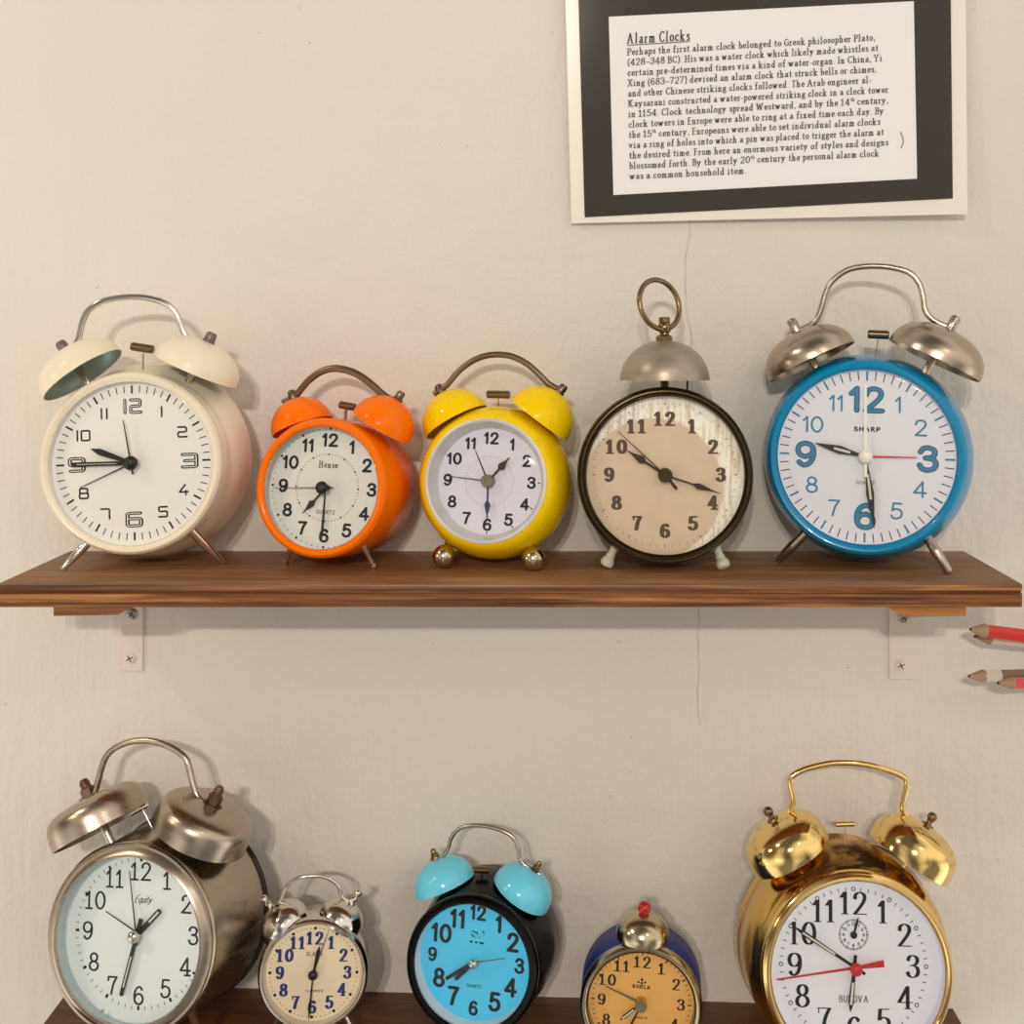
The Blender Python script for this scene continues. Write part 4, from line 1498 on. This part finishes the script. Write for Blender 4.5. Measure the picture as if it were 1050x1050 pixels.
# ---- 5 turquoise blue clock --------------------------------------------------------------------
c = Clock((770, 260, 3.088), (363, 643), -.056, .0507, -15, 5, .8, UPPER, .044, .005,
          'turquoise blue alarm clock with nickel bells and blue numerals, last on the upper shelf')
c.case([(.90, -.02), (.98, -.05), (1.0, -.1), (1.04, -.25), (1.075, -.45), (1.075, -.6), (1.05, -.8), (.98, -.97), (.9, -1.0), (0, -1.0)], M['blue'])
c.bezel([(1.0, -5), (1.005, -3), (.99, -1), (.96, 0), (.93, -.2), (.905, -1.0), (.893, -2)], M['blue'])
c.inner_ring(.895 * c.R, .91 * c.R, M['d_ice'])
c.start_dial(.915 * c.R)
k = c.k
c.ticks(242 * k, 270 * k, 3 * k, 240 * k, 6 * k, mi=1, mih=2)
big = Style(.105, .095, wide=1.0, space=.1)
bigi = Style(.105, .095, wide=1.0, space=.1, grow=-.028)
for n in range(1, 13):
    if n % 3 == 0:
        p = c.polar(n, 188 * k if n != 12 else 180 * k)
        write(c.db, str(n), p, 86 * k, big, c.wm, 3)
        write(c.db, str(n), p, 86 * k, bigi, c.wm + .00016, 2)
    else:
        write(c.db, str(n), c.polar(n, 192 * k), 53 * k, Style(.062, .058, wide=1.05, space=.15), c.wm, 2)
c.text('SHARP', (2 * k, 86 * k), 16 * k, Style(.11, .11, wide=1.3), 1, 82 * k)
c.text('QUARTZ', (0, -82 * k), 11 * k, Style(.07, .07), 4, 58 * k)
c.end_dial([M['d_ice'], M['ink'], M['ink_teal'], M['ink_slate'], M['ink_grey']])
c.hand('alarm_hand', (525, 646), 0, 5, M['hand_red'], 'thin')
c.hand('hour_hand', (202, 600), 1, 26, M['hand'], 'dauphine', lume=(.3, .62, .3))
c.hand('minute_hand', (391, 870), 2, 24, M['hand'], 'dauphine', lume=(.25, .6, .3))
c.hand('second_hand', (362, 410), 3, 9, M['hand_white'], 'bar', tail=64)
c.hub(22, M['hand_white'], .0058)
c.glass(.898 * c.R)
wb = -.020
kb = dict(knob='capsule', km=M['steel'], knob_px=16, knob_len=3.0, inner=M['steel'])
c.bell((193, 344), 148, -27, .72, M['steel'], wb, 2.3, **kb)
c.bell((580, 340), 154, 25, .72, M['steel'], wb, 2.3, **kb)
c.handle([(122, 258), (165, 238), (203, 215), (222, 175), (235, 130), (255, 90), (300, 55), (350, 42), (400, 40), (450, 45), (500, 60), (530, 90), (545, 135), (552, 180), (580, 212), (640, 240)], 17, M['satin'], wb)
c.hammer((370, 255), (438, 258), 14, ((403, 262), (394, 338), 4), M['bronze'], wb, M['chrome'])
SHL = [(0, .0026), (.5, .0026), (.55, .0029), (.6, .0026), (.97, .0022), (1.0, .0016)]
c.leg((176, 880), (84, 978), -.012, SHL, M['satin'])
c.leg((548, 882), (629, 1017), -.010, SHL, M['satin'])

# ---- 6 large brushed nickel clock --------------------------------------------------------------
c = Clock((30, 740, 3.388), (333, 765), -.075, .0473, -13, 8, -3.5, LOWER, .058, .0135,
          'large brushed-nickel twin-bell alarm clock, leftmost on the lower shelf')
c.case([(.90, -.04), (.975, -.05), (.985, -.10), (.96, -.12), (.97, -.15), (1.0, -.4), (1.02, -.7), (1.035, -.9), (1.04, -.95), (1.0, -1.0), (0, -1.0)], M['steel'])
b = MB()
b.lathe([(1.0 * c.R, -.0562), (1.055 * c.R, -.0568), (1.062 * c.R, -.0576), (1.055 * c.R, -.0584), (.9 * c.R, -.0588)], n=80)
c.put(b, 'rear_gasket', M['rubber'])
c.bezel([(.965, -9), (1.0, -7.5), (1.0, -6), (.985, -4.6), (.93, -1.8), (.888, -.25), (.868, 0), (.857, -.8), (.852, -2.4)], M['steel'])
c.inner_ring(.856 * c.R, .93 * c.R, M['r_ice'])
c.start_dial(.945 * c.R)
k = c.k
c.ticks(238 * k, 250 * k, 2.2 * k, 236 * k, 9 * k)
c.numerals(203 * k, 62 * k, Style(.064, .052, .75, wide=.9, space=.11, ball=.06))
c.text('Equity', (8 * k, 112 * k), 26 * k, Style(.06, .03, slant=.5, space=.02), 1, 66 * k)
c.end_dial([M['d_equity'], M['ink']])
c.hand('alarm_hand', (265, 658), 0, 3.5, M['hand'], 'thin')
c.hand('hour_hand', (455, 655), 1, 18, M['hand'], 'bar', tail=36, lume=(.5, .93, .4))
c.hand('minute_hand', (318, 955), 2, 15, M['hand'], 'bar', tail=54, lume=(.35, .85, .35))
c.hand('second_hand', (348, 518), 3, 4, M['hand'], 'thin', tail=34)
c.hub(21, M['chrome'], .0075)
c.glass(.862 * c.R)
wb = -.030
ke = dict(knob='nut', km=M['rust'], knob_px=23, inner=M['steel'])
c.bell((255, 370), 172, -27, .66, M['steel'], wb, 4.2, **ke)
c.bell((588, 392), 172, 27, .66, M['steel'], wb, 4.2, **ke)
c.handle([(180, 278), (225, 248), (240, 205), (250, 165), (268, 120), (300, 90), (350, 70), (400, 65), (450, 72), (505, 95), (545, 130), (560, 180), (572, 225), (590, 265), (655, 316)], 20, M['satin'], wb)
c.hammer((352, 320), (412, 288), 9, ((395, 305), (415, 345), 6), M['chrome'], wb)
c.leg((252, 1036), (214, 1145), -.012, TAPER, M['chrome'])
c.leg((560, 1005), (618, 1135), -.012, TAPER, M['chrome'])

# ---- 7 small silver clock ----------------------------------------------------------------------
c = Clock((240, 880, 6.175), (498, 745), -.056, .0284, 5, 4, 2.0, LOWER, .028, .004,
          'small silver twin-bell alarm clock with blue numerals on a cream dial')
c.case([(.90, -.04), (.95, -.1), (.96, -.3), (.95, -.85), (.85, -1.0), (0, -1.0)], M['chrome'])
c.bezel([(.94, -6), (1.0, -4), (1.0, -2.2), (.98, -1), (.955, 0), (.935, -.1), (.915, -.8), (.905, -2)], M['chrome'])
c.inner_ring(.905 * c.R, .86 * c.R, M['r_cream'])
c.start_dial(.87 * c.R)
k = c.k
c.dots(272 * k, 3.4 * k, 60, 10 * k, mi=2)
c.numerals(211 * k, 80 * k, Style(.13, .05, .3, wide=.74, space=.07, ball=.10))
c.text('SLAVA', (0, 115 * k), 26 * k, Style(.08, .08), 3, 104 * k)
c.text('11 JEWELS', (8 * k, -112 * k), 15 * k, Style(.1, .1, sides=6), 3, 110 * k)
c.end_dial([M['d_cream'], M['ink_blue'], M['ink'], M['ink_grey']])
c.hand('alarm_hand', (596, 468), 0, 7, M['hand_grey'], 'thin')
c.hand('hour_hand', (541, 558), 1, 24, M['hand'], 'spear')
c.hand('minute_hand', (472, 1027), 2, 14, M['hand'], 'spear')
c.hub(30, M['hand'], .0045)
c.glass(.91 * c.R, .003)
wb = -.013
ks = dict(knob='double', km=M['chrome'], knob_px=25, inner=M['chrome'])
c.bell((318, 410), 158, -42, .80, M['chrome'], wb, 2.0, under=12, **ks)
c.bell((676, 388), 148, 32, .80, M['chrome'], wb, 2.0, under=12, **ks)
c.handle([(228, 318), (270, 300), (296, 265), (315, 215), (350, 158), (400, 125), (460, 113), (530, 112), (590, 125), (635, 150), (668, 190), (685, 245), (750, 285)], 21, M['chrome'], wb)
c.leg((275, 1010), (215, 1150), -.008, [(0, .0015), (.6, .0015), (.8, .0011), (.84, .0018), (1, .0012)], M['chrome'])
c.leg((712, 1012), (790, 1170), -.008, [(0, .0015), (.6, .0015), (.8, .0011), (.84, .0018), (1, .0012)], M['chrome'])

# ---- 8 black clock with cyan bells -------------------------------------------------------------
c = Clock((400, 830, 4.774), (393, 774), -.066, .0350, -12, 6, 1.5, LOWER, .050, .010,
          'black twin-bell alarm clock with cyan bells and a cyan dial on the lower shelf')
c.case([(.90, -.04), (.97, -.06), (.98, -.12), (.96, -.15), (.98, -.2), (1.05, -.6), (1.05, -.9), (1.0, -1.0), (0, -1.0)], M['black'])
c.bezel([(.97, -7), (1.0, -5), (1.0, -2.6), (.985, -1), (.955, 0), (.91, -.3), (.89, -.3), (.875, -1), (.865, -2)], M['black'])
c.inner_ring(.868 * c.R, .86 * c.R, M['r_white'])
c.start_dial(.875 * c.R)
k = c.k
c.numerals(210 * k, 92 * k, Style(.10, .085, wide=.82, space=.1), hs={12: 72, 3: 74, 6: 70, 9: 68} and {12: 72 * k, 3: 74 * k, 6: 70 * k, 9: 68 * k, 1: 86 * k},
           rs={12: 222 * k, 6: 225 * k, 3: 220 * k, 9: 222 * k})
b_ = c.db
for pts in ([(-30, 118), (-12, 108), (4, 122), (-8, 132)], [(4, 104), (22, 112), (34, 126), (28, 140)], [(-34, 128), (-22, 134), (-10, 126)]):
    sp = spline([(x * k, y * k) for x, y in pts], 5)
    for p, q in zip(sp[:-1], sp[1:]):
        h = 2.2 * k
        b_.flat_poly(hull([(p[0] - h, p[1] - h), (p[0] + h, p[1] + h), (q[0] + h, q[1] + h), (q[0] - h, q[1] - h)]), c.wm, 1)
for x0, x1 in ((-36, -20), (-8, 4), (14, 36)):
    b_.flat_poly([(x0 * k, 78 * k), (x1 * k, 78 * k), (x1 * k, 87 * k), (x0 * k, 87 * k)], c.wm, 1)
c.text('QUARTZ', (-2 * k, -122 * k), 16 * k, Style(.08, .08), 1, 74 * k)
c.end_dial([M['d_cyan'], M['ink']])
c.hand('second_hand', (565, 730), 3, 5, M['hand_grey'], 'thin', tail=30)
c.hand('hour_hand', (318, 832), 1, 20, M['hand'], 'bar')
c.hand('minute_hand', (272, 830), 2, 17, M['hand'], 'bar')
c.hub(23, M['chrome'], .0065)
c.glass(.888 * c.R)
wb = -.026
kc = dict(knob='nut', km=M['brassy'], knob_px=17)
c.bell((272, 374), 150, -25, .90, M['cyan'], wb, 2.2, **kc)
c.bell((640, 412), 152, 29, .88, M['cyan'], wb, 2.2, **kc)
c.handle([(195, 252), (255, 228), (283, 192), (298, 142), (330, 100), (380, 80), (440, 78), (500, 88), (560, 108), (605, 140), (628, 190), (645, 258), (735, 318)], 18, M['satin'], wb)
c.hammer((412, 295), (485, 297), 16, ((450, 300), (450, 365), 7), M['brassy'], wb, M['black'])
c.leg((250, 1020), (205, 1180), -.012, ORL, M['chrome'])
c.leg((560, 1040), (610, 1190), -.012, ORL, M['chrome'])

# ---- 9 small blue clock ------------------------------------------------------------------------
c = Clock((580, 910, 6.5625), (507, 812), -.076, .0309, -4, 1, 2.0, LOWER, .032, .006,
          'small dark blue alarm clock with one nickel bell topped by a red knob, amber dial')
c.case([(.90, -.04), (.96, -.10), (.97, -.2), (1.0, -.35), (1.0, -.9), (.94, -1.0), (0, -1.0)], M['navy'])
c.bezel([(.96, -7), (1.0, -5), (1.0, -3), (.985, -1.5), (.955, -.2), (.93, -.2), (.895, -1.0), (.87, -2.4)], M['oldnickel'])
c.inner_ring(.872 * c.R, .86 * c.R, M['r_amber'])
c.start_dial(.865 * c.R)
k = c.k
c.ticks(318 * k, 336 * k, 4 * k, 312 * k, 9 * k)
c.numerals(266 * k, 76 * k, Style(.105, .04, 1.0, wide=.88, space=.1, ball=.085))
for x, y, r in ((0, 148, 9), (-22, 132, 8), (22, 132, 8), (0, 126, 9)):
    c.dot((x * k, y * k), r * k)
c.db.flat_poly([(-3 * k, 140 * k), (3 * k, 140 * k), (1 * k, 170 * k), (-1 * k, 170 * k)], c.wm, 1)
c.text('RUHLA', (0, 102 * k), 24 * k, Style(.12, .06, .8), 1, 124 * k)
c.text('MADE IN', (6 * k, -105 * k), 13 * k, Style(.1, .1, sides=6), 1, 74 * k)
c.end_dial([M['d_amber'], M['ink']])
c.hand('alarm_hand', (268, 663), 0, 11, M['hand_grey'], 'thin')
c.hand('hour_hand', (368, 892), 1, 26, M['hand_brown'], 'spear', lume=(.35, .9, .4))
c.hand('minute_hand', (412, 980), 2, 15, M['hand'], 'spear')
c.hub(40, M['oldnickel'], .0055, False)
c.glass(.88 * c.R, .003)
wb = -.012
c.bell((517, 312), 178, 2, .80, M['oldnickel'], wb, 2.1, under=8, knob='cap', km=M['red'], knob_px=44, post_r=.002)
c.leg((290, 1090), (215, 1240), -.010, ORL, M['oldnickel'])
c.leg((720, 1090), (800, 1250), -.010, ORL, M['oldnickel'])

# ---- 10 gold clock -----------------------------------------------------------------------------
c = Clock((740, 770, 3.75), (530, 860), -.080, .0486, 1, 7, 1.5, LOWER, .054, .012,
          'gold twin-bell alarm clock with red second hand, rightmost on the lower shelf')
c.case([(.90, -.04), (.965, -.08), (.97, -.12), (1.0, -.16), (1.02, -.2), (1.0, -.24), (1.04, -.28), (1.09, -.5), (1.115, -.72), (1.10, -.76), (1.12, -.8), (1.12, -.9), (1.06, -1.0), (0, -1.0)], M['goldworn'])
c.bezel([(.965, -8), (1.0, -6), (1.0, -4.6), (.985, -3), (.965, -2.2), (.975, -1.2), (.955, -.1), (.935, 0), (.92, -.6), (.915, -1.6)], M['goldclean'])
c.inner_ring(.918 * c.R, .93 * c.R, M['d_ice'])
c.start_dial(.935 * c.R)
k = c.k
c.ticks(272 * k, 286 * k, 3 * k, skip=lambda i: i % 5 == 0)
for h in range(12):
    p = c.polar(h, 280 * k)
    c.dot(p, 9 * k, 2)
    c.dot(p, 5 * k, 0, .00006)
c.numerals(228 * k, 84 * k, Style(.09, .022, .4, wide=.86, space=.08, ball=.075))
c.text('BULOVA', (0, -122 * k), 25 * k, Style(.07, .03, .8, sides=8), 1, 115 * k)
sc = (0, 112 * k)
for i in range(60):
    a = i / 60 * 2 * math.pi
    r1 = 58 * k
    r0 = (50 if i % 5 else 48) * k
    h = (1.2 if i % 5 else 1.8) * k
    s_, c_ = math.sin(a), math.cos(a)
    c.db.flat_poly([(sc[0] + s_ * r0 + c_ * h, sc[1] + c_ * r0 - s_ * h), (sc[0] + s_ * r1 + c_ * h, sc[1] + c_ * r1 - s_ * h), (sc[0] + s_ * r1 - c_ * h, sc[1] + c_ * r1 + s_ * h), (sc[0] + s_ * r0 - c_ * h, sc[1] + c_ * r0 + s_ * h)], c.wm, 1)
for n in range(1, 13):
    p = c.polar(n, 39 * k)
    write(c.db, str(n), (p[0] + sc[0], p[1] + sc[1]), 12 * k, Style(.1, .1, sides=6), c.wm, 1)
c.end_dial([M['d_ice'], M['ink'], M['ink_green']])
b = MB()
a = Vector((sc[0], sc[1], 0))
t = c.px(526, 640, c.wd + .0008)
dv = (Vector((t.x, t.y, 0)) - a)
dl = dv.length
dv.normalize()
nv = Vector((-dv.y, dv.x, 0))
b.slab([tuple((a + dv * s + nv * q)[:2]) for s, q in ((-10 * k, 3.4 * k), (-10 * k, -3.4 * k), (dl * .7, -4.4 * k), (dl, -1 * k), (dl, 1 * k), (dl * .7, 4.4 * k))], c.wd + .0006, c.wd + .0009)
b.lathe([(13 * k, c.wd), (13 * k, c.wd + .0011), (0, c.wd + .0012)], a, n=20)
c.put(b, 'alarm_hand', M['hand'])
c.hand('hour_hand', (495, 1003), 1, 21, M['hand'], 'spear', tail=42, lume=(.35, .85, .45))
c.hand('minute_hand', (276, 675), 2, 18, M['hand'], 'spear', tail=46, lume=(.32, .85, .4))
c.hand('second_hand', (212, 880), 3, 7, M['hand_red'], 'wedge', tail=112)
c.hub(24, M['hand_red'], .007)
c.glass(.922 * c.R)
wb = -.028
kg = dict(knob='ball', km=M['brassy'], knob_px=19, post_m=M['goldclean'], post_r=.0012, inner=M['gold'])
c.bell((254, 370), 162, -30, .72, M['gold'], wb, 2.4, under=12, **kg)
c.bell((732, 390), 166, 31, .72, M['gold'], wb, 2.4, under=12, **kg)
c.handle([(180, 298), (240, 265), (264, 230), (275, 180), (264, 122), (272, 96), (320, 70), (400, 50), (460, 45), (540, 50), (620, 68), (690, 95), (711, 122), (700, 180), (695, 222), (725, 262), (795, 300)], 20, M['goldclean'], wb)
c.hammer((437, 282), (510, 280), 10, ((475, 285), (475, 350), 4), M['goldclean'], wb)
c.leg((330, 1120), (262, 1290), -.014, TAPER, M['goldclean'])
c.leg((735, 1125), (800, 1300), -.014, TAPER, M['goldclean'])
